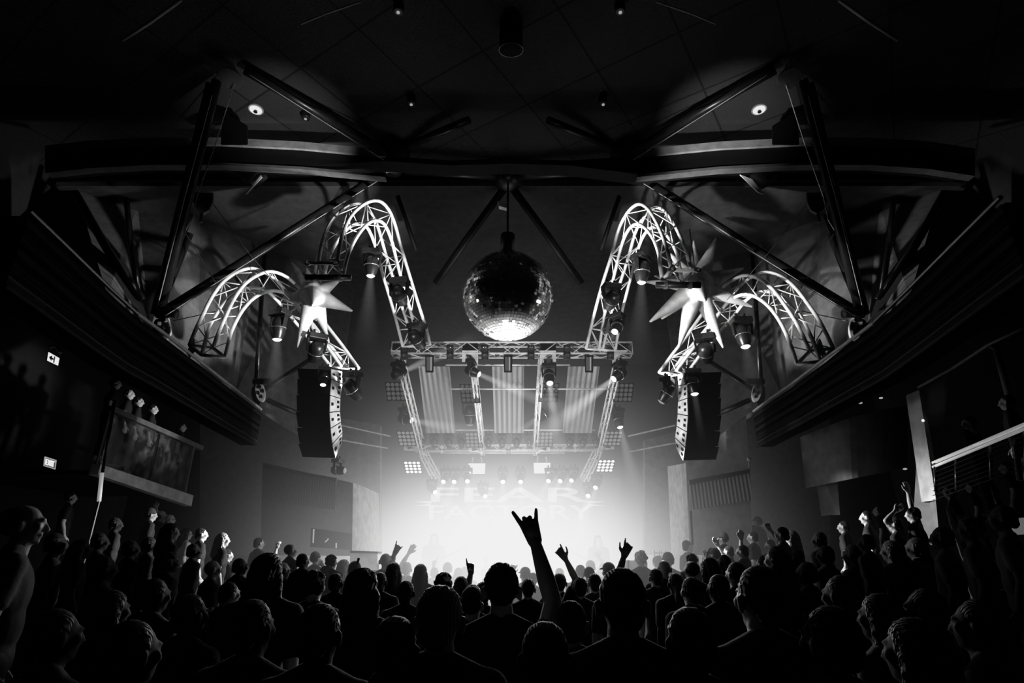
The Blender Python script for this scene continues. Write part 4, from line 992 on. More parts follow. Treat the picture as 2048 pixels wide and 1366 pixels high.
# ------------------------------------------------------------------ people
UP = Vector((0, 0, 1))
def finger(mb, k, d, n, lens, rad, curl):
    """k = knuckle, d = straight direction, n = palm normal; curl = three bend angles (degrees, towards the palm)"""
    p = Vector(k); ax = d.cross(n).normalized(); cur = d.normalized(); r = rad
    for L, c in zip(lens, curl):
        cur = Matrix.Rotation(math.radians(c), 3, ax) @ cur
        q = p + cur * L; mb.cap(p, r, q, r * .9); p = q; r *= .9
def hand(mb, w, d, n, pose, right, sc=1.0):
    """w wrist, d towards the fingertips, n out of the palm, right = thumb on the +side"""
    d = d.normalized(); n = (n - d * n.dot(d)).normalized(); s = d.cross(n).normalized() * (1 if right else -1)   # towards the thumb
    palm = .088 * sc
    ks = [w + d * palm + s * (.033 - .022 * i) * sc - d * (.002, 0, .004, .012)[i] * sc for i in range(4)]
    for i, k in enumerate(ks):
        mb.cap(w + s * (.018 - .012 * i) * sc, .016 * sc, k, .0125 * sc)
    mb.ell(w + d * .05 * sc, (.03 * sc, .03 * sc, .03 * sc))
    C = {'open': [(5, 8, 8)] * 4, 'flat': [(0, 0, 3)] * 4, 'relaxed': [(20, 25, 20)] * 4, 'fist': [(75, 90, 60)] * 4,
         'horns': [(2, 3, 3), (38, 105, 60), (36, 105, 60), (0, 5, 5)], 'point': [(3, 3, 3), (75, 90, 60), (75, 90, 60), (75, 90, 60)],
         'claw': [(5, 6, 5), (28, 35, 20), (32, 35, 20), (22, 25, 15)], 'hold': [(40, 45, 30)] * 4}[pose]
    spread = {'open': 9, 'claw': 10, 'horns': 13}.get(pose, 2)
    for i, k in enumerate(ks):
        L = (.073, .080, .074, .060)[i] * sc; a = math.radians(spread * (1.3 - i * .95))
        dd = (d * math.cos(a) + s * math.sin(a)).normalized()
        if pose == 'horns' and i in (1, 2): dd = (dd + n * .1).normalized()
        finger(mb, k, dd, n, (L * .46, L * .30, L * .24), (.0125 if i < 3 else .0112) * sc, C[i])
    tb = w + s * .026 * sc + d * .022 * sc
    if pose in ('fist', 'horns', 'point', 'hold'):
        tb = tb - s * .008 * sc; t1 = tb + (d * .6 + s * .15 + n * .7).normalized() * .038 * sc; t2 = t1 + (d * .5 - s * .55 + n * .5).normalized() * .032 * sc; t3 = t2 + (-s * .9 + n * .2).normalized() * .024 * sc
    elif pose == 'claw':
        t1 = tb + (d * .5 + s * .85).normalized() * .04 * sc; t2 = t1 + (d * .9 + s * .45).normalized() * .034 * sc; t3 = t2 + (d * .95 + s * .3).normalized() * .026 * sc
    else:
        t1 = tb + (d * .7 + s * .7 + n * .2).normalized() * .04 * sc; t2 = t1 + (d * .85 + s * .5).normalized() * .034 * sc; t3 = t2 + d * .026 * sc
    mb.cap(tb, .0165 * sc, t1, .0135 * sc).cap(t1, .0125 * sc, t2, .011 * sc).cap(t2, .0105 * sc, t3, .009 * sc)
SH = {1: Vector((.185, 0, 1.415)), -1: Vector((-.185, 0, 1.415))}
REST = {1: (Vector((.235, -.03, 1.13)), Vector((.235, .05, .885)), Vector((-.05, .15, -1)), 'relaxed'), -1: (Vector((-.235, -.03, 1.13)), Vector((-.235, .05, .885)), Vector((.05, .15, -1)), 'relaxed')}
def torso(mb, g=0.0):
    mb.ell((0, 0, .95), (.165 + g, .115 + g, .13 + g)); mb.ell((0, .01, 1.1), (.148 + g, .11 + g, .18 + g)); mb.ell((0, 0, 1.27), (.175 + g, .118 + g, .19 + g))
    mb.cap((-.165, 0, 1.415), .062 + g, (.165, 0, 1.415), .062 + g)
    for s in (-1, 1): mb.cap((s * .03, -.015, 1.49), .05 + g * .6, (s * .15, -.005, 1.43), .05 + g)
def legs(mb, g=0.0, foot=True):
    for s in (-1, 1):
        mb.cap((s * .09, 0, .92), .095 + g, (s * .11, .012, .52), .062 + g); mb.cap((s * .11, .012, .52), .058 + g, (s * .12, -.015, .11), .042 + g)
        if foot: mb.cap((s * .12, -.04, .045), .042 + g, (s * .135, .13, .032), .032 + g)
def arm(mb, side, spec, g=0.0, upto=1.0, k=1.0):
    e, w, hd, pose = spec[:4]; sh = SH[side]
    if upto < 1: mb.cap(sh, .06 + g, sh.lerp(e, upto), .05 + g); return
    mb.cap(sh, .058 + g, e, .042 * k + g); mb.cap(e, .042 * k + g, e.lerp(w, .35), .043 * k + g); mb.cap(e.lerp(w, .35), .043 * k + g, w, .027 * k + g)
def head_mesh(mb):
    mb.cap((0, -.01, 1.40), .062, (0, .008, 1.55), .056)
    mb.ell((0, -.012, 1.655), (.077, .095, .09)); mb.ell((0, .03, 1.625), (.062, .068, .09)); mb.ell((0, .04, 1.565), (.048, .05, .042)); mb.ell((0, .078, 1.548), (.022, .018, .018))
    mb.cap((0, .092, 1.655), .010, (0, .116, 1.612), .014); mb.ell((-.011, .104, 1.608), (.010, .012, .008)); mb.ell((.011, .104, 1.608), (.010, .012, .008))
    mb.cap((-.036, .084, 1.666), .011, (-.008, .092, 1.666), .010); mb.cap((.036, .084, 1.666), .011, (.008, .092, 1.666), .010)
    mb.cap((-.018, .092, 1.583), .0085, (.018, .092, 1.583), .0085); mb.cap((-.016, .090, 1.571), .0085, (.016, .090, 1.571), .0085)
    for s in (-1, 1):
        mb.ell((s * .045, .065, 1.625), (.024, .022, .026)); mb.ell((s * .03, .076, 1.643), (.012, .009, .008))
        mb.ell((s * .086, -.010, 1.622), (.011, .020, .034), Matrix.Rotation(s * .5, 3, 'Z')); mb.ell((s * .091, -.016, 1.640), (.010, .018, .016))
HAIR = {}
def hair_mesh(kind):
    if kind in HAIR: return HAIR[kind]
    mb = MB(); mat = M['hair_dark']; vox = .012
    if kind in ('short', 'spiky', 'fair_short', 'receding'):
        mb.ell((0, -.028, 1.668), (.084, .094, .092)); mb.ell((0, -.07, 1.61), (.066, .045, .06))
        if kind == 'spiky': mb = MB().ell((0, -.026, 1.668), (.081, .092, .09)).ell((0, -.07, 1.625), (.06, .04, .05))
        if kind == 'receding': mb = MB().ell((0, -.045, 1.655), (.086, .085, .085))
    elif kind in ('long', 'blond', 'wavy'):
        mb.ell((0, -.022, 1.668), (.092, .102, .096)); mb.cap((0, -.06, 1.64), .085, (0, -.085, 1.40), .085); mb.cap((-.07, -.02, 1.62), .04, (-.085, -.03, 1.40), .045); mb.cap((.07, -.02, 1.62), .04, (.085, -.03, 1.40), .045)
    elif kind in ('curly', 'curly_fair', 'afro'):
        r = random.Random(5); k = 1.25 if kind == 'afro' else 1.05
        for i in range(70):
            v = Vector((r.gauss(0, 1), r.gauss(0, 1), r.gauss(0, 1) + .3)).normalized()
            if v.y > .5 and v.z < .35: continue
            mb.ell(Vector((0, -.022, 1.665)) + Vector((v.x * .08 * k, v.y * .09 * k, v.z * .085 * k)), (.024,) * 3, nu=8, nv=6)
        mb.ell((0, -.025, 1.665), (.083, .095, .09))
    elif kind == 'bun':
        mb.ell((0, -.028, 1.668), (.086, .098, .093)); mb.ell((0, -.13, 1.69), (.04, .04, .04)); mb.cap((0, -.14, 1.67), .022, (0, -.15, 1.5), .012)
    elif kind == 'beanie':
        mb.ell((0, -.02, 1.69), (.09, .102, .095)); mb.tube([(.092 * math.cos(a), -.015 + .105 * math.sin(a), 1.675 + .01 * math.sin(a)) for a in [2 * PI * k / 20 for k in range(21)]], .009, 8)
        mat = M['cap']
    elif kind in ('cap', 'cap_light'):
        mb.ell((0, -.015, 1.69), (.088, .102, .085)); mb.add([(x * .07, y, z) for x, y, z in ((-1, .07, 1.70), (1, .07, 1.70), (.9, .16, 1.685), (0, .18, 1.685), (-.9, .16, 1.685), (-1, .07, 1.685), (1, .07, 1.685), (.9, .16, 1.67), (0, .18, 1.67), (-.9, .16, 1.67))],
               [(0, 1, 2, 3, 4), (9, 8, 7, 6, 5), (0, 5, 6, 1), (1, 6, 7, 2), (2, 7, 8, 3), (3, 8, 9, 4), (4, 9, 5, 0)])
        mat = M['cap'] if kind == 'cap' else M['cap_lt']; vox = .009
    if kind in ('blond', 'curly_fair', 'fair_short'): mat = M['hair_fair']
    me = solid(mb, vox, 1, 'hair', mat)
    r = random.Random(11); amp = {'spiky': .008, 'short': .004, 'wavy': .012, 'long': .006, 'blond': .008, 'fair_short': .007}.get(kind, 0)
    if amp:
        for v in me.vertices:
            q = v.co * (60 if kind != 'wavy' else 25)
            from mathutils import noise
            v.co += v.normal * amp * (noise.noise(q) + (.6 * r.random() if kind in ('spiky', 'fair_short') else 0))
    # open the face side
    if kind not in ('beanie', 'cap', 'cap_light'):
        bm = bmesh.new(); bm.from_mesh(me)
        for v in bm.verts:
            lim = .062 if v.co.z > 1.70 else .03
            if v.co.z < 1.695 and v.co.y > lim and abs(v.co.x) < .1: v.co.y = lim
        bm.to_mesh(me); bm.free()
    HAIR[kind] = me
    return me
BODY = {}; CLOTH = {}
def key_of(arms): return None if arms is None else id(arms)
def make_body(arms, vox, skin):
    mb = MB(); torso(mb); legs(mb); head_mesh(mb)
    for s in (-1, 1):
        sp = arms.get(s, REST[s]); arm(mb, s, sp, 0, 1.0, 1.25 if vox < .007 else 1.0)
        hand(mb, sp[1], sp[2], sp[4] if len(sp) > 4 else Vector((-s, 0, 0)) if sp[3] == 'relaxed' else Vector((0, 1, 0)), sp[3], sp[5] if len(sp) > 5 else (s > 0), 1.3 if sp[3] == 'horns' and vox < .007 else 1.08)
    return solid(mb, vox, 2, 'person_body', M[skin])
def make_shirt(arms, mat):
    mb = MB(); torso(mb, .014)
    for s in (-1, 1): arm(mb, s, arms.get(s, REST[s]), .014, .62)
    me = solid(mb, .016, 2, 'shirt', M[mat])
    return me
def make_trousers():
    mb = MB(); mb.ell((0, 0, .93), (.178, .13, .12)); legs(mb, .016, False); return solid(mb, .018, 2, 'trousers', M['jeans'])
TROU = None
GEN = {}
def generic(skin, shirt, vox=.0115):
    k = (skin, shirt, vox)
    if k not in GEN:
        b = None
        for (s2, h2, v2), val in GEN.items():
            if s2 == skin and v2 == vox: b = val[0]
        if b is None: b = make_body({}, vox, skin)
        GEN[k] = (b, make_shirt({}, shirt))
    return GEN[k]
RISER = MB(); PLIST = []
def person(px, py, w, face, hair, lab, shirt='shirt', skin='skin', arms=None, group=None, ground=None, vox=.0115, Y=None, tiltback=0, build=1.0):
    """px,py = middle of the head, w = head width in photo pixels, face = heading in degrees (0 = to the stage, + = to the photo's right)"""
    global TROU
    m = (ray(px, py).z / ray(px, py).y)
    k = 215.0
    if ground is None:
        s = 1.85 / max(.6, (1.63 - k * m / w)); s = max(.94, min(1.08, s))
        if Y is not None: s = Y * w / k
    else:
        s = (1.85 - ground) / max(.5, (1.63 - k * m / w)); s = max(.85, min(1.25, s))
    Yd = k * s / w if Y is None else Y
    if ground is None and Y is None and abs(px - 1016) > 330 and w < 30:
        s = .82 if w < 24 else .9; Yd = k * s / w
    h = P(px, py, Yd); g = h.z - 1.63 * s
    root = Vector((h.x, h.y, g))
    if ground is None and g < 0: g = 0; root.z = 0; 
    if g > .03 and ground is None: RISER.box((h.x, h.y, g / 2), (.5, .5, g))
    t = thing('person', root, lab, 'person', group)
    t.rotation_euler = (0, 0, -math.radians(face)); t.scale = (s, s, s)
    Rinv = Matrix.Rotation(math.radians(face), 3, 'Z')
    def loc(p): return Rinv @ ((p - root) / s)
    if arms:
        sp = {}
        for (e, wr, tip, pose, *more) in arms:
            Ya = Yd + (more[0] if more else .12)
            le, lw, lt = loc(P(e[0], e[1], Yd + (more[0] * .5 if more else .06))), loc(P(wr[0], wr[1], Ya)), loc(P(tip[0], tip[1], Ya))
            side = 1 if (le.x + lw.x) > 0 else -1
            if len(more) > 1 and more[1] is not None: side = more[1]
            if side in sp: side = -side
            n = Rinv @ Vector((0, 1, 0))
            if len(more) > 2 and more[2]: n = Rinv @ Vector(more[2])
            thumb = (side > 0) if len(more) < 4 else more[3]
            sp[side] = (le, lw, lt - lw, pose, n, thumb)
        body = make_body(sp, vox, skin); sh = make_shirt(sp, shirt)
    else:
        body, sh = generic(skin, shirt, vox)
    if TROU is None: TROU = make_trousers()
    o = bpy.data.objects.new('body', body); COL.objects.link(o); o.parent = t
    c = bpy.data.objects.new('shirt', sh); COL.objects.link(c); c.parent = t
    c = bpy.data.objects.new('trousers', TROU); COL.objects.link(c); c.parent = t
    if hair != 'bald':
        c = bpy.data.objects.new({'beanie': 'beanie', 'cap': 'cap', 'cap_light': 'cap'}.get(hair, 'hair'), hair_mesh(hair)); COL.objects.link(c); c.parent = t
        if hair in ('cap', 'cap_light', 'beanie'):
            c2 = bpy.data.objects.new('hair', hair_mesh('receding')); COL.objects.link(c2); c2.parent = t
    return t, root, s, Yd
def glasses(t):
    mb = MB()
    for s in (-1, 1):
        mb.tube([(s * .033 + .022 * math.cos(a), .108, 1.642 + .017 * math.sin(a)) for a in [2 * PI * k / 14 for k in range(15)]], .0035, 6)
        mb.tube([(s * .056, .106, 1.645), (s * .08, .05, 1.645), (s * .088, -.005, 1.64)], .003, 6)
    mb.tube([(-.012, .11, 1.645), (.012, .11, 1.645)], .003, 6)
    me = mb.mesh('glasses'); me.materials.append(M['black']); o = bpy.data.objects.new('glasses', me); COL.objects.link(o); o.parent = t

# --- the raised horned hand and its owner
person(1142, 1262, 62, 0, 'short', 'dark figure raising a tall bare arm with the horned hand against the glow', arms=[((1106, 1205), (1070, 1083), (1054, 1036), 'horns', .15, -1, (0, 1, 0), True)], vox=.0062, skin='skin2')
# --- big silhouettes near the camera
person(1003, 1184, 73, 0, 'spiky', 'cropped spiky-haired head with clear ears, dark against the glow under the horned hand', vox=.008)
person(880, 1246, 92, 4, 'fair_short', 'large round fuzzy-haired head low beside the capped head', vox=.008)
person(944, 1246, 44, 12, 'cap', 'capped head between the fuzzy round head and the spiky-haired head')
person(724, 1186, 62, 8, 'wavy', 'big long wavy-haired head with lit strands at its right edge')
person(1244, 1214, 98, 0, 'short', 'very large smooth dark head right of the horned arm', vox=.009)
person(1520, 1204, 92, -10, 'short', 'very large dark head with a softly lit left cheek, terrace side', skin='skin2', vox=.009)
person(534, 1152, 58, 6, 'long', 'big long-haired dark head beside the bald man with glasses', vox=.0115)
person(628, 1176, 42, 10, 'curly', 'dark curly head in front of the blonde long hair')
t, *_ = person(47, 1052, 62, 52, 'receding', 'man with a lit profile at the far edge beneath the exit signs', skin='skin2', vox=.008)
# --- balcony side, lit faces in profile
person(141, 996, 18, 50, 'curly', 'curly-haired face alone in the dark beneath the balcony pole')
person(302, 1031, 18, 48, 'beanie', 'striped beanie head, first of the lit faces under the balcony')
person(322, 1035, 16, 35, 'cap_light', 'pale capped head between the beanie and the bearded man', arms=[((314, 1028), (312, 1017), (309, 1004), 'claw')])
t, *_ = person(340, 1040, 16, 50, 'bald', 'bald man with glasses behind the dark long-haired man'); glasses(t)
person(341, 1066, 26, 44, 'long', 'dark long-haired man in front of the bald bespectacled man', skin='skin2')
t, *_ = person(373, 1069, 17, 46, 'long', 'bare-shouldered woman with glasses and long hair', shirt='shirt3'); glasses(t)
person(403, 1070, 19, 52, 'short', 'dark-haired man with a brightly lit profile beside the blonde woman')
person(446, 1081, 20, 56, 'blond', 'blonde woman with a bright fringe and lit profile')
person(425, 1140, 27, 45, 'bald', 'bald man lower down in front of the blonde woman', skin='skin2')
person(455, 1112, 18, 42, 'bun', 'woman with tied dark hair just below the blonde woman', skin='skin2')
person(518, 1088, 17, 40, 'short', 'dark-haired man in a dark jacket next to the raised cup')
person(549, 1120, 18, 34, 'short', 'person holding a cup high beside the dark jacket', arms=[((547, 1124), (553, 1097), (558, 1080), 'hold', .05)])
t, *_ = person(566, 1142, 24, 38, 'bald', 'bald man in glasses and plaid beneath the raised cup'); glasses(t)
person(455, 1215, 34, 30, 'short', 'dark figure whose raised fist shows below the bald men', arms=[((446, 1218), (449, 1192), (454, 1176), 'fist', .05)])
person(582, 1102, 20, 48, 'receding', 'bearded man with a lit cheek right of the raised cup')
person(606, 1124, 22, 30, 'short', 'dark short-haired man behind the beanie', skin='skin2')
person(631, 1119, 18, 30, 'beanie', 'beanie wearer framing a picture with both hands', arms=[((655, 1142), (646, 1132), (640, 1124), 'hold', .05), ((628, 1140), (634, 1132), (639, 1123), 'hold', .05)])
person(663, 1126, 20, 25, 'curly', 'curly-haired person left of the blonde long hair')
person(687, 1138, 24, 8, 'blond', 'long fair-haired head under the small raised fist')
person(700, 1126, 15, 10, 'short', 'person punching a small fist up by the white barrier', arms=[((695, 1116), (699, 1104), (697, 1092), 'fist', .05)])
person(652, 1150, 20, 40, 'beanie', 'beanie profile below the picture-taking hands')
person(710, 1142, 26, 5, 'short', 'dark head between the blonde long hair and the white barrier')
person(728, 1139, 17, 14, 'bald', 'short-haired head with a lit face edge at the white barrier')
person(749, 1139, 20, 14, 'short', 'dark round head right of the white barrier')
person(771, 1124, 25, 6, 'bald', 'large bald head rimmed with light near the stage edge', arms=[((784, 1122), (789, 1108), (795, 1096), 'horns', .05)])
person(787, 1146, 27, 6, 'long', 'long-haired head before the bald rimmed head')
person(814, 1140, 20, 6, 'fair_short', 'light-haired person lifting one bare arm high', arms=[((803, 1130), (818, 1106), (828, 1090), 'open', .05)])
person(841, 1148, 25, 4, 'long', 'dark long-haired head left of the pointing finger')
person(869, 1148, 17, 4, 'short', 'person pointing one finger up beside the long-haired head', arms=[((869, 1156), (867, 1132), (872, 1108), 'point', .05)])
person(887, 1172, 32, 6, 'curly', 'rough curly head in front of the beanie at the glow')
person(895, 1141, 18, 0, 'beanie', 'beanie head dark against the bright stage')
person(917, 1149, 17, 0, 'long', 'hooded-looking pale silhouette next to the flash')
person(930, 1146, 17, 0, 'short', 'bright-edged head behind the raised single finger')
person(922, 1176, 30, 0, 'short', 'dark person with bent elbow raising one finger at the flash', arms=[((935, 1174), (942, 1146), (939, 1115), 'point', .1)])
person(968, 1150, 15, 0, 'short', 'washed-out person waving a pale hand in the glow', arms=[((969, 1140), (974, 1126), (970, 1108), 'relaxed', .05)])
person(992, 1139, 19, 0, 'bald', 'round pale head just behind the spiky-haired head')
person(1023, 1160, 20, 0, 'short', 'person whose small horned hand tops the spiky-haired head', arms=[((1022, 1156), (1022, 1146), (1027, 1134), 'claw', .05)])
person(1050, 1152, 21, -20, 'cap', 'capped head seen sideways under the horned hand')
person(1066, 1166, 20, 0, 'short', 'grey head against the horned arm')
person(1056, 1196, 29, 0, 'short', 'dark round head tucked between spiky hair and horned arm')
person(1103, 1142, 15, 6, 'bald', 'small pale head touching the right edge of the horned arm')
person(1119, 1150, 18, 0, 'short', 'dark head under the open hand right of the horned arm')
person(1119, 1168, 28, 0, 'short', 'smooth dark head in front of the open-handed arm')
person(1160, 1178, 30, 0, 'short', 'person raising an open spread hand, nearest one right of the horned arm', arms=[((1152, 1160), (1131, 1118), (1115, 1096), 'claw', .1, -1)], vox=.009)
person(1160, 1146, 21, -16, 'short', 'dark head with a lit cheek right of the open hand')
person(1181, 1137, 19, 0, 'cap', 'cap rim head behind the shiny cropped head')
person(1178, 1149, 23, 0, 'receding', 'shiny cropped head left of the big smooth head')
person(1189, 1169, 28, 0, 'short', 'dark egg-shaped head above the pale square of paper')
person(1206, 1140, 17, 0, 'short', 'faint person lifting a thin arm in the haze', arms=[((1207, 1130), (1198, 1116), (1190, 1103), 'claw', .05)])
person(1217, 1146, 25, -18, 'cap', 'capped head with a lit cheek before the thin raised arm')
person(1232, 1172, 34, 0, 'short', 'person in dark sleeve raising a spread hand above the very large smooth head', arms=[((1236, 1152), (1248, 1112), (1258, 1088), 'claw', .1, 1)], vox=.009)
person(1281, 1120, 23, -25, 'curly_fair', 'bright curly-haired head near the stage corner')
person(1283, 1132, 21, -20, 'short', 'dark head below the bright curls')
person(1266, 1148, 19, -30, 'bun', 'small head with a tuft left of the dark head')
person(1311, 1158, 27, -8, 'short', 'dark head in front of the polished bald head')
person(1316, 1128, 20, -18, 'curly', 'dark curls left of the polished bald head')
person(1336, 1124, 22, -8, 'beanie', 'dark smooth cap head behind the polished bald head')
person(1328, 1140, 28, -6, 'bald', 'polished bald head shining on top, terrace side of the glow', skin='skin2')
person(1376, 1094, 18, 70, 'short', 'man in a striped-sleeve jacket turned away from the stage', Y=11.3)
person(1383, 1124, 20, -24, 'curly', 'dark head before the man in the striped jacket')
person(1382, 1142, 28, -20, 'receding', 'balding head with a lit ear under the striped jacket', skin='skin2')
person(1382, 1186, 40, -12, 'short', 'large dim head low in front of the balding head')
person(1414, 1116, 17, -35, 'short', 'person holding a cup up toward the stage', arms=[((1408, 1124), (1407, 1113), (1409, 1103), 'hold', .05)])
person(1429, 1112, 19, -40, 'cap', 'capped person waving a lit hand beside the held cup', arms=[((1413, 1120), (1414, 1110), (1422, 1100), 'flat', .05)])
person(1418, 1140, 32, -22, 'long', 'long dark hair with a silver edge below the waving hand')
person(1456, 1105, 18, -48, 'short', 'man with lit face stretching an open hand, terrace side', arms=[((1448, 1112), (1436, 1092), (1427, 1078), 'flat', .05)])
person(1446, 1079, 17, -45, 'beanie', 'beanie head above the stretched open hand')
t, *_ = person(1473, 1086, 15, -48, 'short', 'man in glasses between beanie and upright arm'); glasses(t)
person(1484, 1105, 20, -50, 'short', 'dark-haired man with lit profile under the upright arm', arms=[((1483, 1098), (1482, 1080), (1483, 1064), 'open', .05)])
person(1503, 1062, 15, -45, 'curly', 'shouting face at the top of the lit group', arms=[((1494, 1072), (1494, 1062), (1496, 1047), 'flat', .05)])
person(1505, 1076, 17, -50, 'short', 'lit face with a clear ear under the shouting face')
person(1515, 1045, 15, -40, 'cap', 'man in a flat cap, highest of the lit group')
person(1563, 1071, 23, -52, 'short', 'young man thrusting one bare fist to the stage', arms=[((1556, 1082), (1540, 1060), (1530, 1042), 'fist', .1)], vox=.009)
person(1540, 1092, 17, -42, 'short', 'person holding up a striped cup under the thrust fist', arms=[((1534, 1096), (1538, 1088), (1543, 1076), 'hold', .05)])
person(1583, 1076, 20, -45, 'long', 'shaded face right of the thrust fist', skin='skin2')
person(1553, 1122, 38, -40, 'long', 'long hair with a bright front edge below the thrust fist')
person(1527, 1132, 28, -30, 'short', 'dark head left of the long bright-edged hair', skin='skin2')
person(1471, 1152, 36, -24, 'short', 'large dark head with a thin rim below the upright arm')
t, *_ = person(1733, 1036, 20, -55, 'short', 'man with the brightest white profile near the pier')
person(1755, 1023, 14, -50, 'receding', 'grey face just behind the brightest profile')
person(1687, 1055, 18, -48, 'short', 'dim face left of the brightest profile', skin='skin2')
person(1790, 1050, 22, -45, 'short', 'person shading the eyes with a bent arm', arms=[((1772, 1042), (1790, 1022), (1806, 1012), 'flat', .05)], skin='skin2')
person(1826, 1030, 22, -45, 'short', 'person throwing a spread hand up before the column', arms=[((1822, 1012), (1816, 985), (1811, 956), 'open', .1)], skin='skin2')
person(1900, 984, 20, -58, 'short', 'young man in dim profile under the steel railing', skin='skin2')
person(1975, 952, 16, -45, 'short', 'dim head against the railing wires', skin='skin2')
person(2011, 936, 18, -45, 'short', 'dim face near the far end of the railing', skin='skin2')
person(1942, 975, 16, -45, 'short', 'shadowy head below the railing post', skin='skin2')
# --- fillers in the dark foreground
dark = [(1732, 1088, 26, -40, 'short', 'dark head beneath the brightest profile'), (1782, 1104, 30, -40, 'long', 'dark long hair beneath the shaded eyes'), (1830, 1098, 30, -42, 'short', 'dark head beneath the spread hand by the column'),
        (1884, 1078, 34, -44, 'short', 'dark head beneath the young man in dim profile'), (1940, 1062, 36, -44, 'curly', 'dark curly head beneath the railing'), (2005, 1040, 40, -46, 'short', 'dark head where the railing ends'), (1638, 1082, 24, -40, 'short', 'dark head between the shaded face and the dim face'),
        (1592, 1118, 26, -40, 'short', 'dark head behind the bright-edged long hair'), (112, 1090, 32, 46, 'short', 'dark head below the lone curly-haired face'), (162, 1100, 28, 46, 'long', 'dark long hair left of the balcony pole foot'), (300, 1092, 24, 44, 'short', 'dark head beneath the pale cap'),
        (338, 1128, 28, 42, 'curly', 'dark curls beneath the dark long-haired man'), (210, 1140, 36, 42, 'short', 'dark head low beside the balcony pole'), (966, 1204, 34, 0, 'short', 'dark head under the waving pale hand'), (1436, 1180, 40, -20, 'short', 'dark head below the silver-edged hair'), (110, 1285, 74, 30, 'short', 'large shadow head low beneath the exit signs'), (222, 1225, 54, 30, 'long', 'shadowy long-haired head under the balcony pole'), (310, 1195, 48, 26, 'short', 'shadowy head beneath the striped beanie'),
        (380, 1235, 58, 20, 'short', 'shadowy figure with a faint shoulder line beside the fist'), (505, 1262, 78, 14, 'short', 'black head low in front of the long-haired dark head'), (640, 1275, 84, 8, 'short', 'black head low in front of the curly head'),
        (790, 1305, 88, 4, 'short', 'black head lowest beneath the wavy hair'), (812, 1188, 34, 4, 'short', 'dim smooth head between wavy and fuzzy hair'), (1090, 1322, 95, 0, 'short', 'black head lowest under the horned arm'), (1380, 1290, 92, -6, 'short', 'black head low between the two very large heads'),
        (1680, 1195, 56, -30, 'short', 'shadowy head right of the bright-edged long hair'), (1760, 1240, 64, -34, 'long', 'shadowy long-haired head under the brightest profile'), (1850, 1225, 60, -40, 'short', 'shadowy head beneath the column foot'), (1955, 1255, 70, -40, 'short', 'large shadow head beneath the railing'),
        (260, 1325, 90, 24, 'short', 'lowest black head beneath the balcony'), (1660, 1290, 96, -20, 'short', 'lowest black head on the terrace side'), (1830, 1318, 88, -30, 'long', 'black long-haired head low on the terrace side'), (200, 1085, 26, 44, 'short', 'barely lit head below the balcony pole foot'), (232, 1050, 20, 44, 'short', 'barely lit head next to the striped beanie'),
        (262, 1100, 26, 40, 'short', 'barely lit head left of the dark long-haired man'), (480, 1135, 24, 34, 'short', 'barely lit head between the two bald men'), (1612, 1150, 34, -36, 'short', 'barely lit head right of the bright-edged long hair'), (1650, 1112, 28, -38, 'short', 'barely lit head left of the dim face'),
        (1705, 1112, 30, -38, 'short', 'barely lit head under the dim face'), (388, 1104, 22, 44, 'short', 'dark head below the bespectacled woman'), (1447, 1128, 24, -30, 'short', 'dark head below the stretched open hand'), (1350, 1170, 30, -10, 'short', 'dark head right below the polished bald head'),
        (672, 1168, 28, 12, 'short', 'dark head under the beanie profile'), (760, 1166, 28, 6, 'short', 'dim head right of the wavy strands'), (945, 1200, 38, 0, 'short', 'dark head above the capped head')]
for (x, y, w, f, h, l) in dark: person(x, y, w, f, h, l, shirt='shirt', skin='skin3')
# pale shirts / papers catching light
t = tag(MB().slab([P(1160, 1172, 6.9), P(1172, 1162, 6.9), P(1176, 1172, 6.9), P(1165, 1177, 6.9)], (0, .01, .0)).build('paper_sheet', M['paper']), 'pale square of paper held up in the crowd', 'paper')
# cups
def cup(px, py, Y, w, lab):
    t = thing('plastic_cup', P(px, py, Y), lab, 'cup'); r = w * mpp(Y) / 2
    MB().lathe([(r * .75, -r * 1.3), (r, r * 1.3), (r * .9, r * 1.3), (r * .68, -r * 1.2)], P(px, py, Y), (0, 0, 1), 16).build('wall', M['cap_lt'], t, True)
    MB().lathe([(r * .95, 0), (r * 1.05, 0), (r * 1.05, r * .12), (r * .95, r * .12)], P(px, py, Y) + Vector((0, 0, r * 1.3)), (0, 0, 1), 16).build('rim', M['white'], t, True)
cup(556, 1094, 10.6, 8, 'clear cup held high in a raised hand'); cup(1543, 1077, 11, 8, 'striped cup held up below the thrust fist'); cup(1409, 1103, 11.5, 6, 'small cup held up near the balding head')
# phone of the picture taker
tag(MB().box(P(716, 1122, 8.3), (.035, .01, .08), Matrix.Rotation(.2, 3, 'Y')).build('phone', M['black'], bevel=.004), 'dark phone held up against the white barrier', 'phone')
# people on the glass balcony
for i, (x, y, w, f, h, u, l) in enumerate(((231, 768, 20, 52, 'curly', .04, 'bearded man at the near end of the glass balcony'), (258, 789, 19, 52, 'receding', .19, 'man leaning with folded hands on the balcony rail'), (277, 804, 19, 50, 'short', .30, 'third face from the pole on the glass balcony'),
        (306, 819, 19, 55, 'short', .45, 'chin-raised man over the middle balcony post'), (363, 855, 18, 52, 'short', .78, 'lone man at the far end of the glass balcony'))):
    Yb = 9.95 + u * 2.6
    person(x, y, w, f, h, l, ground=BALZ, Y=Yb)
# people on the terrace
person(2014, 806, 22, -40, 'short', 'standing figure in dark jacket behind the railing by the forked post', ground=TERZ, Y=7.6, skin='skin2')
person(1938, 846, 17, -35, 'short', 'seated figure with a bare bent arm behind the railing', ground=TERZ, Y=8.7, arms=[((1950, 866), (1940, 855), (1932, 852), 'fist', -.2)])
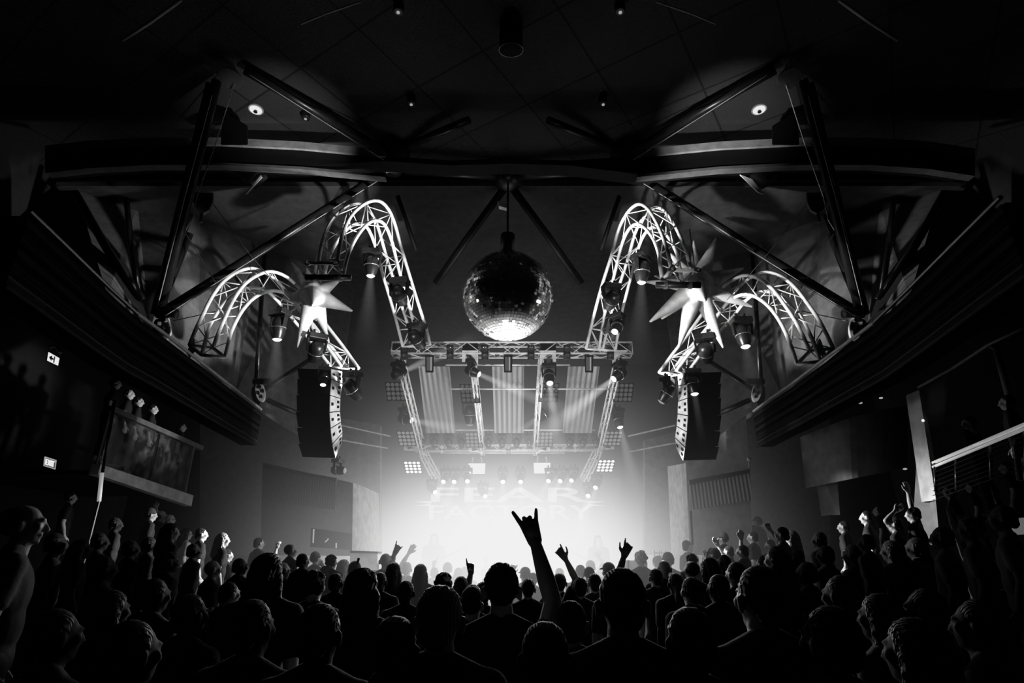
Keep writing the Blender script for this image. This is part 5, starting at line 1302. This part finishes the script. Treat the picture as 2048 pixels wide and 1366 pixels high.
# musicians in the haze
def musician(px, py, w, Y, lab, flip):
    t, root, s, Yd = person(px, py, w, 170, 'long', lab, Y=Y)
    c = root + Vector((0, -.22, 1.05 * s)); g = thing('electric_guitar', c, 'pale electric guitar held by the ' + ('bearded' if 0 else 'musician') + (' on the balcony side of the glow' if flip > 0 else ' on the terrace side of the glow'), 'guitar')
    d = Vector((flip * .8, 0, .42)).normalized()
    MB().ell(c, (.17, .025, .13)).ell(c - d * .12, (.15, .025, .15)).build('guitar_body', M['guitar'], g, True)
    MB().tube([c, c + d * .75], .022, 8).build('neck', M['guitar'], g); MB().box(c + d * .82, (.14, .02, .07)).build('headstock', M['guitar'], g)
musician(868, 1078, 15, 14.2, 'long-haired guitarist fading into the haze, balcony side', 1)
musician(1196, 1082, 15, 14.2, 'long-haired guitarist fading into the haze, terrace side', -1)
structure(RISER.build('floor_risers', M['floor']), 'dark standing steps under the side crowd')

# ------------------------------------------------------------------ light
def spot(loc, target, power, angle, blend=.4, r=.12):
    l = bpy.data.lights.new('unseen_spot', 'SPOT'); l.energy = power; l.spot_size = math.radians(angle); l.spot_blend = blend; l.shadow_soft_size = r
    o = bpy.data.objects.new('unseen_spot', l); COL.objects.link(o); o.location = loc
    o.rotation_euler = (Vector(target) - Vector(loc)).to_track_quat('-Z', 'Y').to_euler(); return o
def point(loc, power, r=.2):
    l = bpy.data.lights.new('stage_glow', 'POINT'); l.energy = power; l.shadow_soft_size = r
    o = bpy.data.objects.new('stage_glow', l); COL.objects.link(o); o.location = loc; return o
# strong backlight on the stage: rims the whole crowd
spot((0, 10.6, 3.0), (0, 5.5, 1.5), 460, 66, .8, .3)
spot((-2.4, 10.7, 3.4), (-1.0, 6.5, 1.7), 260, 46, .8, .15)
spot((2.4, 10.7, 3.4), (1.0, 6.5, 1.7), 260, 46, .8, .15)
spot((-.9, 10.8, 3.8), (-4.4, 9.2, 2.4), 2400, 36, .9, .12)
spot((-.9, 11.4, 3.9), P(50, 1050, 3.4), 500, 8, .8, .1)  # narrow unseen spot added for the one face at the edge
spot((.9, 10.8, 3.8), (4.4, 9.2, 2.4), 2400, 36, .9, .12)
spot((.9, 11.4, 3.9), P(1800, 1010, 8.0), 900, 14, .9, .1)
spot((-.5, 11.4, 3.0), P(300, 850, 10.8), 1700, 15, .7, .15)
spot((.5, 11.4, 3.0), P(1960, 870, 8), 220, 18, .7, .15)
spot((.9, 10.6, 3.7), P(1510, 1075, 9.6), 1500, 22, .8, .1)  # this and the next unseen spot added to brighten the side faces
spot((-.9, 10.6, 3.7), P(410, 1075, 9.6), 1000, 20, .8, .1)
# up-light added for the ball's white underside, side spots added for sparkle
spot((0, 9.1, 2.6), BC, 9000, 17, .3, .2)
spot((-1.5, 9.0, 5.0), BC, 60, 24, .3, .1)
spot((3.6, 8.3, 5.0), BC, 60, 16, .3, .1)
spot((-3.6, 8.3, 5.4), BC, 60, 16, .3, .1)
# unseen spots added to brighten trusses, stars and stage front
for q in ((540, 610, 8.9), (760, 500, 8.6)): spot((-.2, 7.6, 4.7), P(*q), 1500, 28, .6, .06)
for q in ((1494, 620, 8.9), (1270, 500, 8.6)): spot((.2, 7.6, 4.7), P(*q), 1500, 28, .6, .06)
spot((-1.0, 6.4, 4.4), sl_, 200, 24, .5, .1)
spot((.8, 6.4, 4.2), sc_, 330, 26, .5, .1)
spot((-2.6, 6.2, 4.2), (-.5, 11.2, 5.7), 380, 50, .7, .1)
spot((2.6, 6.2, 4.2), (.5, 11.2, 5.7), 380, 50, .7, .1)
spot((0, 6.0, 6.5), P(1016, 290, 8.2), 14, 40, .9, .1)  # faint unseen spot added for the middle of the ceiling
for q in ((655, 680, 9.8), (825, 590, 9.8), (1380, 680, 9.8), (1208, 590, 9.8)): spot((-.3 if q[0] < 1016 else .3, 8.4, 4.2), P(*q), 800, 22, .6, .06)
# unseen spots added to brighten the loudspeaker fronts
spot((0, 8.6, 4.2), P(672, 830, 10.1), 420, 18, .5, .1)
spot((0, 8.6, 4.2), P(1366, 830, 10.1), 420, 18, .5, .1)
# stage roof
point((0, 13.0, 4.0), 30, .4)
point((0, 12.4, 3.0), 90, .4)
# unseen spots added to make the lit ceiling patches beside the downlights
spot((-2.2, 6.6, 6.0), P(560, 235, 8.2), 420, 40, 1, .05)
spot((2.2, 6.6, 6.0), P(1460, 235, 8.2), 520, 40, 1, .05)
# unseen spots added to light the lining behind the arches
spot((-2.5, 10.6, 5.0), P(380, 640, 9.8), 480, 50, .8, .1)
spot((2.5, 10.6, 5.0), P(1660, 640, 9.8), 480, 50, .8, .1)
w = bpy.data.worlds.new('hall'); scene.world = w; w.use_nodes = True
w.node_tree.nodes['Background'].inputs[0].default_value = (1, 1, 1, 1); w.node_tree.nodes['Background'].inputs[1].default_value = .0006
scene.view_settings.view_transform = 'Standard'; scene.view_settings.look = 'None'
scene.view_settings.exposure = 0; scene.view_settings.gamma = 1
scene.cycles.use_denoising = True
scene.cycles.use_adaptive_sampling = True; scene.cycles.adaptive_threshold = .1; scene.cycles.adaptive_min_samples = 16
scene.cycles.max_bounces = 4; scene.cycles.diffuse_bounces = 2; scene.cycles.glossy_bounces = 2; scene.cycles.volume_bounces = 0
scene.cycles.transparent_max_bounces = 12; scene.cycles.sample_clamp_indirect = 3
